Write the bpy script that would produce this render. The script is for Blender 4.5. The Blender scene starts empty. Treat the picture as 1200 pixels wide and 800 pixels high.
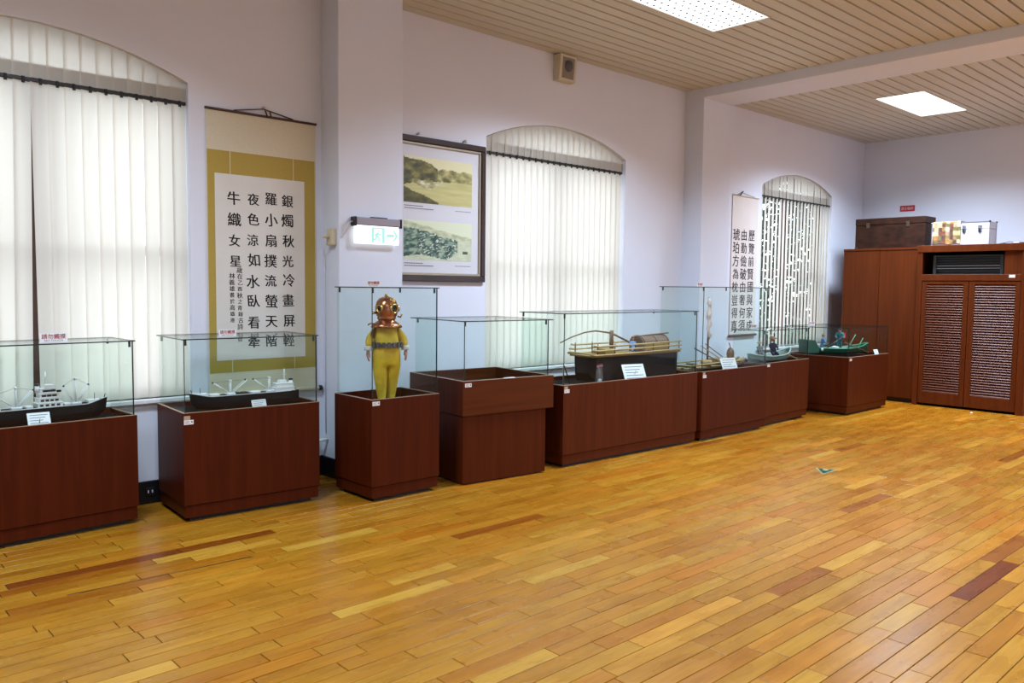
import bpy, bmesh, math, random
from mathutils import Vector, Matrix, noise
random.seed(11)
S = bpy.context.scene
C = S.collection
PI = math.pi

# ------------------------------------------------------------------ camera, world, lamps, exposure
cam_d = bpy.data.cameras.new('camera')
cam = bpy.data.objects.new('camera', cam_d); C.objects.link(cam)
cam_d.sensor_width = 36.0
cam_d.lens = 953.0 * 36.0 / 1200.0
cam_d.clip_start = 0.05
YAW, PITCH, ROLL = 0.8242, -0.0672, -0.0106
_F = Vector((math.cos(YAW)*math.cos(PITCH), math.sin(YAW)*math.cos(PITCH), math.sin(PITCH)))
_r = Vector((math.sin(YAW), -math.cos(YAW), 0)); _d = _F.cross(_r)
_c, _s = math.cos(ROLL), math.sin(ROLL)
_R = _c*_r + _s*_d; _D = -_s*_r + _c*_d
_U = -_D; _B = -_F
cam.matrix_world = Matrix(((_R.x, _U.x, _B.x, 0), (_R.y, _U.y, _B.y, 0), (_R.z, _U.z, _B.z, 1.6), (0, 0, 0, 1)))
S.camera = cam

S.view_settings.view_transform = 'Standard'
S.view_settings.look = 'None'
S.view_settings.exposure = 0.0
S.view_settings.gamma = 1.0
S.view_settings.use_curve_mapping = False
try:
    S.cycles.use_denoising = True
    S.cycles.max_bounces = 10
    S.cycles.diffuse_bounces = 5
    S.cycles.glossy_bounces = 4
    S.cycles.transmission_bounces = 6
    S.cycles.transparent_max_bounces = 40
    S.cycles.caustics_reflective = False
    S.cycles.caustics_refractive = False
    S.cycles.sample_clamp_indirect = 6.0
except Exception:
    pass

world = bpy.data.worlds.new('overcast_sky'); S.world = world
world.use_nodes = True
_bg = world.node_tree.nodes['Background']
_bg.inputs[0].default_value = (0.92, 0.965, 1.0, 1)
_bg.inputs[1].default_value = 3.5

LAMP_POWER = 150.0          # watts of each recessed ceiling panel
LAMP_COL = (0.68, 0.81, 1.0)
LAMP_SPREAD = math.radians(138)
PANEL_GLOW = 2.2

# ------------------------------------------------------------------ room numbers (metres)
W = 6.07        # window wall
BX = 13.52      # back wall
YR = -3.6       # wall behind the camera's right
XF = -3.3       # wall behind the camera's left
H = 4.02        # ceiling boards
WT = 0.30       # outer wall thickness
WIN = [(0.24, 2.36), (5.25, 7.37), (10.35, 12.43)]
SILL, SPRING, APEX, RAILZ = 0.765, 3.06, 3.285, 2.912
PILLARS = [(-1.62, -1.0), (3.45, 4.075), (8.50, 9.115)]
PY = 5.80       # front of pillars

# ------------------------------------------------------------------ helpers
class MB:
    """collects simple shapes, then becomes one mesh object"""
    def __init__(s):
        s.v = []; s.f = []; s.m = []; s.smooth = []
    def add(s, vs, fs, mi=0, sm=False):
        o = len(s.v); s.v += [tuple(p) for p in vs]
        for f in fs:
            s.f.append([i + o for i in f]); s.m.append(mi); s.smooth.append(sm)
        return s
    def box(s, a, b, mi=0):
        x0, y0, z0 = a; x1, y1, z1 = b
        return s.add([(x0,y0,z0),(x1,y0,z0),(x1,y1,z0),(x0,y1,z0),(x0,y0,z1),(x1,y0,z1),(x1,y1,z1),(x0,y1,z1)],
              [(0,3,2,1),(4,5,6,7),(0,1,5,4),(1,2,6,5),(2,3,7,6),(3,0,4,7)], mi)
    def bbox(s, a, b, c=0.004, mi=0):
        """box with all edges chamfered by c"""
        x0, y0, z0 = a; x1, y1, z1 = b
        c = min(c, .45*(x1-x0), .45*(y1-y0), .45*(z1-z0))
        vs = []; idx = {}
        for i, X in enumerate((x0, x1)):
            for j, Y in enumerate((y0, y1)):
                for k, Z in enumerate((z0, z1)):
                    xi = X + (c if i == 0 else -c); yi = Y + (c if j == 0 else -c); zi = Z + (c if k == 0 else -c)
                    idx[i,j,k] = len(vs); vs += [(X, yi, zi), (xi, Y, zi), (xi, yi, Z)]
        g = lambda i, j, k, ax: idx[i,j,k] + ax
        fs = []
        fs.append([g(0,0,0,0), g(0,0,1,0), g(0,1,1,0), g(0,1,0,0)]); fs.append([g(1,0,0,0), g(1,1,0,0), g(1,1,1,0), g(1,0,1,0)])
        fs.append([g(0,0,0,1), g(1,0,0,1), g(1,0,1,1), g(0,0,1,1)]); fs.append([g(0,1,0,1), g(0,1,1,1), g(1,1,1,1), g(1,1,0,1)])
        fs.append([g(0,0,0,2), g(0,1,0,2), g(1,1,0,2), g(1,0,0,2)]); fs.append([g(0,0,1,2), g(1,0,1,2), g(1,1,1,2), g(0,1,1,2)])
        for j in (0, 1):
            for k in (0, 1):
                fs.append([g(0,j,k,1), g(1,j,k,1), g(1,j,k,2), g(0,j,k,2)])
        for i in (0, 1):
            for k in (0, 1):
                fs.append([g(i,0,k,0), g(i,1,k,0), g(i,1,k,2), g(i,0,k,2)])
        for i in (0, 1):
            for j in (0, 1):
                fs.append([g(i,j,0,0), g(i,j,1,0), g(i,j,1,1), g(i,j,0,1)])
        for i in (0, 1):
            for j in (0, 1):
                for k in (0, 1):
                    fs.append([g(i,j,k,0), g(i,j,k,1), g(i,j,k,2)])
        return s.add(vs, fs, mi)
    def tube(s, pts, r, n=8, mi=0, caps=True, sm=True):
        """tube along points; r number or list"""
        P = [Vector(p) for p in pts]; rs = r if isinstance(r, (list, tuple)) else [r]*len(P)
        vs = []; fs = []
        for i, p in enumerate(P):
            t = (P[min(i+1, len(P)-1)] - P[max(i-1, 0)])
            if t.length < 1e-9: t = Vector((0,0,1))
            t.normalize()
            up = Vector((0,0,1)) if abs(t.z) < .92 else Vector((1,0,0))
            a = t.cross(up).normalized(); b = a.cross(t)
            for k in range(n):
                q = 2*PI*k/n
                vs.append(p + a*(math.cos(q)*rs[i]) + b*(math.sin(q)*rs[i]))
        for i in range(len(P)-1):
            for k in range(n):
                fs.append([i*n+k, i*n+(k+1) % n, (i+1)*n+(k+1) % n, (i+1)*n+k])
        if caps:
            fs.append(list(range(n))[::-1]); fs.append([(len(P)-1)*n+k for k in range(n)])
        return s.add(vs, fs, mi, sm)
    def lathe(s, prof, c=(0,0,0), n=16, mi=0, axis='z', sm=True):
        vs = []; fs = []
        for (r, h) in prof:
            for k in range(n):
                q = 2*PI*k/n
                x, y, z = r*math.cos(q), r*math.sin(q), h
                if axis == 'y': x, y, z = x, -z, y
                if axis == 'x': x, y, z = z, x, y
                vs.append((c[0]+x, c[1]+y, c[2]+z))
        for i in range(len(prof)-1):
            for k in range(n):
                fs.append([i*n+k, i*n+(k+1) % n, (i+1)*n+(k+1) % n, (i+1)*n+k])
        fs.append(list(range(n))[::-1]); fs.append([(len(prof)-1)*n+k for k in range(n)])
        return s.add(vs, fs, mi, sm)
    def sphere(s, c, r, n=12, mi=0):
        rx, ry, rz = r if isinstance(r, (tuple, list)) else (r, r, r)
        m = max(4, n//2); vs = []; fs = []
        for i in range(m+1):
            a = PI*i/m
            for k in range(n):
                q = 2*PI*k/n
                vs.append((c[0]+rx*math.sin(a)*math.cos(q), c[1]+ry*math.sin(a)*math.sin(q), c[2]+rz*math.cos(a)))
        for i in range(m):
            for k in range(n):
                fs.append([i*n+k, (i+1)*n+k, (i+1)*n+(k+1) % n, i*n+(k+1) % n])
        return s.add(vs, fs, mi, True)
    def prism(s, poly, y0, y1, mi=0):
        """polygon in xz extruded along y"""
        n = len(poly)
        vs = [(x, y0, z) for x, z in poly] + [(x, y1, z) for x, z in poly]
        fs = [list(range(n)), [2*n-1-i for i in range(n)]]
        for i in range(n):
            j = (i+1) % n; fs.append([i, i+n, j+n, j])
        return s.add(vs, fs, mi)
    def prismz(s, poly, z0, z1, mi=0):
        n = len(poly)
        vs = [(x, y, z0) for x, y in poly] + [(x, y, z1) for x, y in poly]
        fs = [[n-1-i for i in range(n)], [n+i for i in range(n)]]
        for i in range(n):
            j = (i+1) % n; fs.append([i, j, j+n, i+n])
        return s.add(vs, fs, mi)
    def xf(s, M):
        s.v = [tuple(M @ Vector(p)) for p in s.v]; return s
    def mesh(s, name, mats):
        me = bpy.data.meshes.new(name); me.from_pydata(s.v, [], s.f)
        for m in (mats if isinstance(mats, (list, tuple)) else [mats]): me.materials.append(m)
        me.polygons.foreach_set('material_index', s.m)
        me.polygons.foreach_set('use_smooth', s.smooth)
        me.update()
        bm = bmesh.new(); bm.from_mesh(me); bmesh.ops.recalc_face_normals(bm, faces=bm.faces); bm.to_mesh(me); bm.free()
        return me
    def build(s, name, mats, parent=None):
        return link(name, s.mesh(name, mats), parent)

def link(name, me, parent=None):
    o = bpy.data.objects.new(name, me); C.objects.link(o)
    if parent: o.parent = parent
    return o
def tag(o, label, cat, group=None, kind=None):
    o['label'] = label; o['category'] = cat
    if group: o['group'] = group
    if kind: o['kind'] = kind
    return o
def struct(o, label=None):
    o['kind'] = 'structure'
    if label: o['label'] = label
    return o
def thing(name, label, cat, loc=(0,0,0), rz=0.0, group=None):
    o = bpy.data.objects.new(name, None); C.objects.link(o)
    o.empty_display_size = 0.1
    o.location = loc; o.rotation_euler = (0, 0, rz)
    return tag(o, label, cat, group)

# ---- materials
def newmat(name):
    m = bpy.data.materials.new(name); m.use_nodes = True
    nt = m.node_tree; b = nt.nodes['Principled BSDF']
    return m, nt, b
def lin(c):
    return tuple((x/255.0/12.92) if x/255.0 <= .04045 else ((x/255.0+.055)/1.055)**2.4 for x in c)
def mat(name, col, rough=.5, metal=0.0, var=0.0, scale=(8,8,8), bump=0.0, spec=.5, coat=0.0, coord='Object', detail=4):
    m, nt, b = newmat(name)
    b.inputs['Base Color'].default_value = (*col, 1); b.inputs['Roughness'].default_value = rough
    b.inputs['Metallic'].default_value = metal; b.inputs['Specular IOR Level'].default_value = spec
    b.inputs['Coat Weight'].default_value = coat; b.inputs['Coat Roughness'].default_value = .15
    if var or bump:
        tc = nt.nodes.new('ShaderNodeTexCoord'); mp = nt.nodes.new('ShaderNodeMapping'); mp.inputs['Scale'].default_value = scale
        nz = nt.nodes.new('ShaderNodeTexNoise'); nz.inputs['Scale'].default_value = 1.0; nz.inputs['Detail'].default_value = detail
        nt.links.new(tc.outputs[coord], mp.inputs[0]); nt.links.new(mp.outputs[0], nz.inputs['Vector'])
        if var:
            cr = nt.nodes.new('ShaderNodeValToRGB')
            cr.color_ramp.elements[0].position = .25; cr.color_ramp.elements[1].position = .75
            cr.color_ramp.elements[0].color = (*[max(0, x*(1-var)) for x in col], 1)
            cr.color_ramp.elements[1].color = (*[min(1, x*(1+var)) for x in col], 1)
            nt.links.new(nz.outputs['Fac'], cr.inputs[0]); nt.links.new(cr.outputs[0], b.inputs['Base Color'])
        if bump:
            bp = nt.nodes.new('ShaderNodeBump'); bp.inputs['Strength'].default_value = bump; bp.inputs['Distance'].default_value = .01
            nt.links.new(nz.outputs['Fac'], bp.inputs['Height']); nt.links.new(bp.outputs[0], b.inputs['Normal'])
    return m

M = {}
M['wall'] = mat('wall_paint', (.74, .765, .85), .85, var=.03, scale=(.8,.8,.8), bump=.02, coord='Object')
M['pillar'] = mat('pillar_paint', (.72, .76, .86), .8, var=.02, scale=(1,1,1))
M['ceil'] = mat('ceiling_board_enamel', (.58, .555, .47), .5, var=.03, scale=(.6, 6, 6))
M['ceildark'] = mat('ceiling_gap', (.02, .014, .008), .9)
M['base'] = mat('black_baseboard', (.006, .006, .008), .35, var=.3, scale=(5,5,5))
M['subfloor'] = mat('subfloor', (.045, .02, .006), .9)
M['white'] = mat('white_enamel', (.8, .8, .8), .4)
M['cream'] = mat('cream_plastic', (.62, .56, .40), .45)
M['black'] = mat('black_plastic', (.01, .01, .012), .4)
M['blackfelt'] = mat('black_felt', (.008, .005, .004), .95, spec=.1, var=.3, scale=(60,60,60))
M['chrome'] = mat('brushed_metal', (.6, .6, .62), .3, 1.0)
M['paper'] = mat('white_card', (.80, .82, .82), .6)
M['ink'] = mat('black_ink', (.012, .012, .013), .7)
M['olive'] = mat('olive_shade_board_paint', (.20, .19, .13), .7)
M['red'] = mat('red_print', (.55, .02, .03), .6)

def wood(name, c1, c2, grain=(3, 40, 40), rough=.35, coat=.25, spec=.5):
    m, nt, b = newmat(name)
    tc = nt.nodes.new('ShaderNodeTexCoord'); mp = nt.nodes.new('ShaderNodeMapping'); mp.inputs['Scale'].default_value = grain
    nz = nt.nodes.new('ShaderNodeTexNoise'); nz.inputs['Scale'].default_value = 1.; nz.inputs['Detail'].default_value = 6; nz.inputs['Distortion'].default_value = .6
    cr = nt.nodes.new('ShaderNodeValToRGB'); cr.color_ramp.elements[0].position = .3; cr.color_ramp.elements[1].position = .72
    cr.color_ramp.elements[0].color = (*c1, 1); cr.color_ramp.elements[1].color = (*c2, 1)
    nt.links.new(tc.outputs['Object'], mp.inputs[0]); nt.links.new(mp.outputs[0], nz.inputs['Vector'])
    nt.links.new(nz.outputs['Fac'], cr.inputs[0]); nt.links.new(cr.outputs[0], b.inputs['Base Color'])
    b.inputs['Roughness'].default_value = rough; b.inputs['Coat Weight'].default_value = coat; b.inputs['Coat Roughness'].default_value = .25
    b.inputs['Specular IOR Level'].default_value = spec
    return m
M['veneer'] = wood('mahogany_veneer', (.055, .0076, .0014), (.078, .0125, .0024), (26, 26, 1.2), .42, .0, .10)
M['veneer_h'] = wood('mahogany_veneer_horizontal', (.078, .0165, .0030), (.105, .0240, .0048), (1.2, 26, 26), .42, .0, .12)
M['veneer_l'] = wood('lighter_mahogany_veneer', (.062, .0105, .0019), (.088, .0165, .0032), (26, 26, 1.2), .42, .0, .10)
M['edge'] = mat('veneer_edge_band', (.34, .20, .12), .4)
M['cab'] = wood('cabinet_veneer', (.088, .0175, .0030), (.125, .0270, .0052), (18, 18, 1.0), .42, .0, .12)
M['slat'] = wood('cabinet_slat_wood', (.105, .023, .005), (.150, .038, .010), (20, 2, 20), .40, .0, .28)
M['frame'] = wood('window_frame_wood', (.05, .018, .012), (.08, .03, .02), (20, 20, 2), .45, .1)
M['picframe'] = wood('picture_frame_wood', (.018, .008, .005), (.04, .016, .009), (10, 10, 10), .3, .3)

# floor planks: per-plank tint comes with the mesh attribute 'tint'
m, nt, b = newmat('oiled_floor_plank'); M['plank'] = m
at = nt.nodes.new('ShaderNodeAttribute'); at.attribute_name = 'tint'
sep = nt.nodes.new('ShaderNodeSeparateColor'); nt.links.new(at.outputs['Color'], sep.inputs[0])
geo = nt.nodes.new('ShaderNodeNewGeometry')
off = nt.nodes.new('ShaderNodeVectorMath'); off.operation = 'MULTIPLY_ADD'; off.inputs[1].default_value = (37., 91., 53.)
nt.links.new(at.outputs['Color'], off.inputs[0]); nt.links.new(geo.outputs['Position'], off.inputs[2])
mp = nt.nodes.new('ShaderNodeMapping'); mp.inputs['Scale'].default_value = (2.2, 42, 42); nt.links.new(off.outputs[0], mp.inputs[0])
nz = nt.nodes.new('ShaderNodeTexNoise'); nz.inputs['Scale'].default_value = 1; nz.inputs['Detail'].default_value = 5; nz.inputs['Distortion'].default_value = 1.2
nt.links.new(mp.outputs[0], nz.inputs['Vector'])
mp2 = nt.nodes.new('ShaderNodeMapping'); mp2.inputs['Scale'].default_value = (3.5, 9, 9); nt.links.new(off.outputs[0], mp2.inputs[0])
nz2 = nt.nodes.new('ShaderNodeTexNoise'); nz2.inputs['Scale'].default_value = 1; nz2.inputs['Detail'].default_value = 3; nt.links.new(mp2.outputs[0], nz2.inputs['Vector'])
base = nt.nodes.new('ShaderNodeValToRGB'); el = base.color_ramp.elements
el[0].position = 0.0; el[0].color = (.12, .036, .004, 1)
el[1].position = 1.0; el[1].color = (.46, .27, .036, 1)
for p, c in ((.25, (.230, .086, .006, 1)), (.5, (.315, .138, .008, 1)), (.75, (.370, .184, .015, 1))):
    e = el.new(p); e.color = c
nt.links.new(sep.outputs[0], base.inputs[0])
red = nt.nodes.new('ShaderNodeMix'); red.data_type = 'RGBA'; red.blend_type = 'MULTIPLY'; red.inputs['B'].default_value = (1.12, .78, .50, 1)
nt.links.new(sep.outputs[1], red.inputs['Factor']); nt.links.new(base.outputs[0], red.inputs['A'])
gr = nt.nodes.new('ShaderNodeValToRGB'); gr.color_ramp.elements[0].position = .3; gr.color_ramp.elements[1].position = .7
gr.color_ramp.elements[0].color = (.80, .74, .66, 1); gr.color_ramp.elements[1].color = (1.06, 1.06, 1.05, 1)
nt.links.new(nz.outputs['Fac'], gr.inputs[0])
mx = nt.nodes.new('ShaderNodeMix'); mx.data_type = 'RGBA'; mx.blend_type = 'MULTIPLY'; mx.inputs['Factor'].default_value = 1
nt.links.new(red.outputs['Result'], mx.inputs['A']); nt.links.new(gr.outputs[0], mx.inputs['B'])
gr2 = nt.nodes.new('ShaderNodeValToRGB'); gr2.color_ramp.elements[0].position = .3; gr2.color_ramp.elements[1].position = .7
gr2.color_ramp.elements[0].color = (.86, .80, .72, 1); gr2.color_ramp.elements[1].color = (1.05, 1.05, 1.05, 1)
nt.links.new(nz2.outputs['Fac'], gr2.inputs[0])
mx2 = nt.nodes.new('ShaderNodeMix'); mx2.data_type = 'RGBA'; mx2.blend_type = 'MULTIPLY'; mx2.inputs['Factor'].default_value = 1
nt.links.new(mx.outputs['Result'], mx2.inputs['A']); nt.links.new(gr2.outputs[0], mx2.inputs['B'])
nt.links.new(mx2.outputs['Result'], b.inputs['Base Color'])
rr = nt.nodes.new('ShaderNodeMapRange'); rr.inputs['To Min'].default_value = .20; rr.inputs['To Max'].default_value = .36
nt.links.new(nz2.outputs['Fac'], rr.inputs['Value']); nt.links.new(rr.outputs[0], b.inputs['Roughness'])
b.inputs['Specular IOR Level'].default_value = .24
bp = nt.nodes.new('ShaderNodeBump'); bp.inputs['Strength'].default_value = .06; bp.inputs['Distance'].default_value = .004
nt.links.new(nz.outputs['Fac'], bp.inputs['Height']); nt.links.new(bp.outputs[0], b.inputs['Normal'])

def glassmat(name, tint, gloss_rough=.0, refl=.6, base0=.008):
    m = bpy.data.materials.new(name); m.use_nodes = True; nt = m.node_tree; nt.nodes.clear()
    out = nt.nodes.new('ShaderNodeOutputMaterial'); mix = nt.nodes.new('ShaderNodeMixShader')
    tr = nt.nodes.new('ShaderNodeBsdfTransparent'); tr.inputs[0].default_value = (*tint, 1)
    gl = nt.nodes.new('ShaderNodeBsdfGlossy'); gl.inputs['Roughness'].default_value = gloss_rough
    lw = nt.nodes.new('ShaderNodeLayerWeight'); lw.inputs['Blend'].default_value = .5
    pw = nt.nodes.new('ShaderNodeMath'); pw.operation = 'POWER'; pw.inputs[1].default_value = 5
    ma = nt.nodes.new('ShaderNodeMath'); ma.operation = 'MULTIPLY_ADD'; ma.inputs[1].default_value = refl; ma.inputs[2].default_value = base0
    nt.links.new(lw.outputs['Facing'], pw.inputs[0]); nt.links.new(pw.outputs[0], ma.inputs[0])
    nt.links.new(ma.outputs[0], mix.inputs[0]); nt.links.new(tr.outputs[0], mix.inputs[1]); nt.links.new(gl.outputs[0], mix.inputs[2])
    nt.links.new(mix.outputs[0], out.inputs[0])
    return m
M['glass'] = glassmat('case_glass', (.945, .975, .965))
M['pane'] = glassmat('window_glass', (.96, .98, .98))
M['glassedge'] = mat('glass_edge', (.010, .028, .024), .15, spec=.6)
M['bag'] = glassmat('clear_plastic', (.78, .79, .80), .25, .9, .12)

# blinds: thin fabric, lets daylight through
def fabric(name, col, trans, amount):
    m = bpy.data.materials.new(name); m.use_nodes = True; nt = m.node_tree; nt.nodes.clear()
    out = nt.nodes.new('ShaderNodeOutputMaterial'); mix = nt.nodes.new('ShaderNodeMixShader'); mix.inputs[0].default_value = amount
    df = nt.nodes.new('ShaderNodeBsdfDiffuse'); df.inputs[0].default_value = (*col, 1)
    tl = nt.nodes.new('ShaderNodeBsdfTranslucent'); tl.inputs[0].default_value = (*trans, 1)
    nt.links.new(df.outputs[0], mix.inputs[1]); nt.links.new(tl.outputs[0], mix.inputs[2]); nt.links.new(mix.outputs[0], out.inputs[0])
    return m
M['vane'] = fabric('blind_fabric', (.80, .76, .68), (.82, .79, .74), .55)

def emis(name, col, strength):
    m = bpy.data.materials.new(name); m.use_nodes = True; nt = m.node_tree; nt.nodes.clear()
    out = nt.nodes.new('ShaderNodeOutputMaterial'); em = nt.nodes.new('ShaderNodeEmission')
    em.inputs[0].default_value = (*col, 1); em.inputs[1].default_value = strength
    nt.links.new(em.outputs[0], out.inputs[0]); return m
M['panel'] = emis('lit_diffuser', (.93, .96, 1.0), PANEL_GLOW)

def attrmat(name, rough=.6, attr='print'):
    m, nt, b = newmat(name); a = nt.nodes.new('ShaderNodeAttribute'); a.attribute_name = attr
    nt.links.new(a.outputs['Color'], b.inputs['Base Color']); b.inputs['Roughness'].default_value = rough; return m
M['print'] = attrmat('printed_photograph', .45)

_glyph = {}
def glyphs(txt):
    """flat mesh data (verts, faces) of a text set at size 1"""
    if txt not in _glyph:
        cu = bpy.data.curves.new('lettering', 'FONT'); cu.body = txt; cu.resolution_u = 2
        o = bpy.data.objects.new('lettering', cu); C.objects.link(o)
        dg = bpy.context.evaluated_depsgraph_get()
        me = bpy.data.meshes.new_from_object(o.evaluated_get(dg))
        _glyph[txt] = ([tuple(v.co) for v in me.vertices], [tuple(p.vertices) for p in me.polygons])
        bpy.data.objects.remove(o); bpy.data.curves.remove(cu); bpy.data.meshes.remove(me)
    return _glyph[txt]
def put_text(mb, txt, x, z, size, y, mi=0, width=None, rot=0., sx=1., bold=0., shear=0.):
    """text centred at x,z in the plane y facing -y"""
    vs, fs = glyphs(txt)
    if not vs: return
    x0 = min(v[0] for v in vs); x1 = max(v[0] for v in vs); y0 = min(v[1] for v in vs); y1 = max(v[1] for v in vs)
    k = size
    if width: k = width/(x1-x0)
    c, s = math.cos(rot), math.sin(rot)
    for dx, dz in ([(0, 0)] if not bold else [(-bold, 0), (bold, 0), (0, bold*.6)]):
        o = []
        for v in vs:
            a = (v[0]-(x0+x1)/2)*k*sx; b = (v[1]-(y0+y1)/2)*k
            a += shear*b
            o.append((x + a*c - b*s + dx, y - abs(dx)*.02 - abs(dz)*.03, z + a*s + b*c + dz))
        mb.add(o, fs, mi)
#==STRUCT==
# ================================================================== THE ROOM
# ---- floor: dark sub-floor with individual planks on it
floor = struct(MB().box((XF-.1, YR-.1, -.16), (BX+.1, W+.1, -.016)).build('floor', M['subfloor']), 'yellow-brown wooden plank floor with a dull shine')
PW = 0.0972
cam_inv = cam.matrix_world.inverted()
def on_screen(p):
    q = cam_inv @ Vector(p)
    if q.z > -.2: return None
    return (600 + 953*q.x/-q.z, 400 - 953*q.y/-q.z, -q.z)
def plank_mb(x0, x1, y0, y1, dz, tx, ty):
    g, c, zb = .0021, .0014, -.0158
    xa, xb, ya, yb = x0+g, x1-g, y0+g, y1-g
    xm, ym = (xa+xb)/2, (ya+yb)/2
    top = lambda x, y, d: dz + d + (x-xm)*tx + (y-ym)*ty
    vs = []
    for (x, y) in ((xa,ya),(xb,ya),(xb,yb),(xa,yb)): vs.append((x, y, zb))
    for (x, y) in ((xa,ya),(xb,ya),(xb,yb),(xa,yb)): vs.append((x, y, top(x, y, -c)))
    for (x, y) in ((xa+c,ya+c),(xb-c,ya+c),(xb-c,yb-c),(xa+c,yb-c)): vs.append((x, y, top(x, y, 0)))
    fs = [(8,9,10,11)]
    for i in range(4):
        j = (i+1) % 4
        fs.append((i, j, j+4, i+4)); fs.append((i+4, j+4, j+8, i+8))
    return vs, fs
planks = []
rows = int((W-YR)/PW)+1
rnd = random.Random(5)
special = [((1.65, 4.82), .05, .75), ((2.02, 4.82), .10, .7), ((5.15, 1.50), .02, 1.0), ((3.4, 3.95), .2, .7), ((1.0, 4.45), .30, .3)]
for r in range(rows):
    y1 = W - r*PW; y0 = max(y1-PW, YR)
    x = XF - rnd.random()*.8
    while x < BX:
        L = rnd.choice((.46, .56, .62, .68, .74, .8, .9))*rnd.uniform(.94, 1.06)
        xa, xb = max(x, XF), min(x+L, BX)
        x += L
        if xb-xa < .05: continue
        t = rnd.betavariate(5, 4)*.56 + .30; rd = min(1., max(0., rnd.gauss(.18 + .045*(xa-2.5), .18)))
        q = rnd.random()
        if q < .022: t = rnd.uniform(.20, .32); rd = max(rd, .5)
        elif q > .90: t = rnd.uniform(.78, .98)
        for (sx, sy), st, sr in special:
            if xa <= sx <= xb and y0 <= sy <= y1: t, rd = st, sr
        planks.append((xa, xb, y0, y1, rnd.uniform(-.0005, .0003), rnd.gauss(0, .0004), rnd.gauss(0, .004), (t, rd, rnd.random())))
def area_px(p):
    xa, xb, y0, y1 = p[:4]
    c = on_screen(((xa+xb)/2, (y0+y1)/2, 0))
    if not c or not (-60 < c[0] < 1260 and 0 < c[1] < 860): return 0
    return (xb-xa)*(y1-y0)/c[2]**3
ranked = sorted(range(len(planks)), key=lambda i: -area_px(planks[i]))
near = [i for i in ranked[:296] if area_px(planks[i]) > 0]
def tint_mesh(me, cols):
    a = me.color_attributes.new('tint', 'FLOAT_COLOR', 'POINT')
    a.data.foreach_set('color', [c for col in cols for c in col])
for i in near:
    p = planks[i]; vs, fs = plank_mb(*p[:7])
    me = bpy.data.meshes.new('plank'); me.from_pydata(vs, [], fs); me.materials.append(M['plank'])
    tint_mesh(me, [(*p[7], 1)]*len(vs)); link('plank', me, floor)
AV, AF, AC = [], [], []
ns = set(near)
for i, p in enumerate(planks):
    if i in ns: continue
    vs, fs = plank_mb(*p[:7]); o = len(AV); AV += vs; AF += [tuple(k+o for k in f) for f in fs]; AC += [(*p[7], 1)]*len(vs)
me = bpy.data.meshes.new('far_planks'); me.from_pydata(AV, [], AF); me.materials.append(M['plank']); tint_mesh(me, AC)
fp = link('far_planks', me, floor); fp['kind'] = 'stuff'
# a split between two boards, filled with black
crk = MB()
crk.add([(1.10,4.521,.0006),(2.07,4.466,.0006),(2.07,4.478,.0006),(1.10,4.528,.0006),(1.10,4.521,-.002),(2.07,4.466,-.002),(2.07,4.478,-.002),(1.10,4.528,-.002)],
        [(0,1,2,3),(4,7,6,5),(0,4,5,1),(1,5,6,2),(2,6,7,3),(3,7,4,0)])
crk.build('board_crack', M['base'], floor)

# ---- walls
def arch_z(x, x0, x1):
    hw = (x1-x0)/2; rise = APEX-SPRING; R = (hw*hw+rise*rise)/(2*rise)
    u = x-(x0+x1)/2
    return SPRING + math.sqrt(max(0, R*R-u*u)) - (R-rise)
def wall_with_arches():
    mb = MB(); y0, y1 = W, W+WT; zt = H+.3
    xs = XF-WT
    for (a, b) in WIN:
        mb.box((xs, y0, -.16), (a, y1, zt)); xs = b
        N = 24
        mb.box((a, y0, -.16), (b, y1, SILL))
        for i in range(N):
            xa, xb = a+(b-a)*i/N, a+(b-a)*(i+1)/N
            za, zb = arch_z(xa, a, b), arch_z(xb, a, b)
            mb.add([(xa,y0,za),(xb,y0,zb),(xb,y0,zt),(xa,y0,zt),(xa,y1,za),(xb,y1,zb),(xb,y1,zt),(xa,y1,zt)],
                   [(0,1,2,3),(4,7,6,5),(0,4,5,1),(3,2,6,7)])
    mb.box((xs, y0, -.16), (BX+WT, y1, zt))
    return mb
struct(wall_with_arches().build('wall_left', M['wall']), 'white plastered wall with three arched windows')
struct(MB().box((BX, YR-WT, -.16), (BX+WT, W, H+.3)).build('wall_back', M['wall']), 'white end wall above the brown cabinets')
struct(MB().box((XF-WT, YR-WT, -.16), (BX, YR, H+.3)).build('wall_right', M['wall']), 'white side wall behind the viewer')
struct(MB().box((XF-WT, YR, -.16), (XF, W, H+.3)).build('wall_front', M['wall']), 'white near end wall behind the viewer')

# pillars and beams
labels_p = ['white square wall pillar left of the near window', 'white square wall pillar that carries the exit sign', 'white square wall pillar beside the narrow white scroll']
for i, (a, b) in enumerate(PILLARS):
    struct(MB().bbox((a, PY, -.015), (b, W+.02, H+.02), .006).build('trim_%d' % (i+1), M['pillar']), labels_p[i])
BEAM = 0.11
for i, (a, b) in enumerate(PILLARS):
    struct(MB().bbox((a, YR, H-(.015 if i == 1 else BEAM)), (b, PY+.01, H+.02), .006).build('trim_%d' % (i+4), M['pillar']), ['white ceiling beam left of the near window', 'flush white ceiling strip above the exit sign pillar', 'white ceiling beam running from the second visible pillar across the room'][i])

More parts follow.
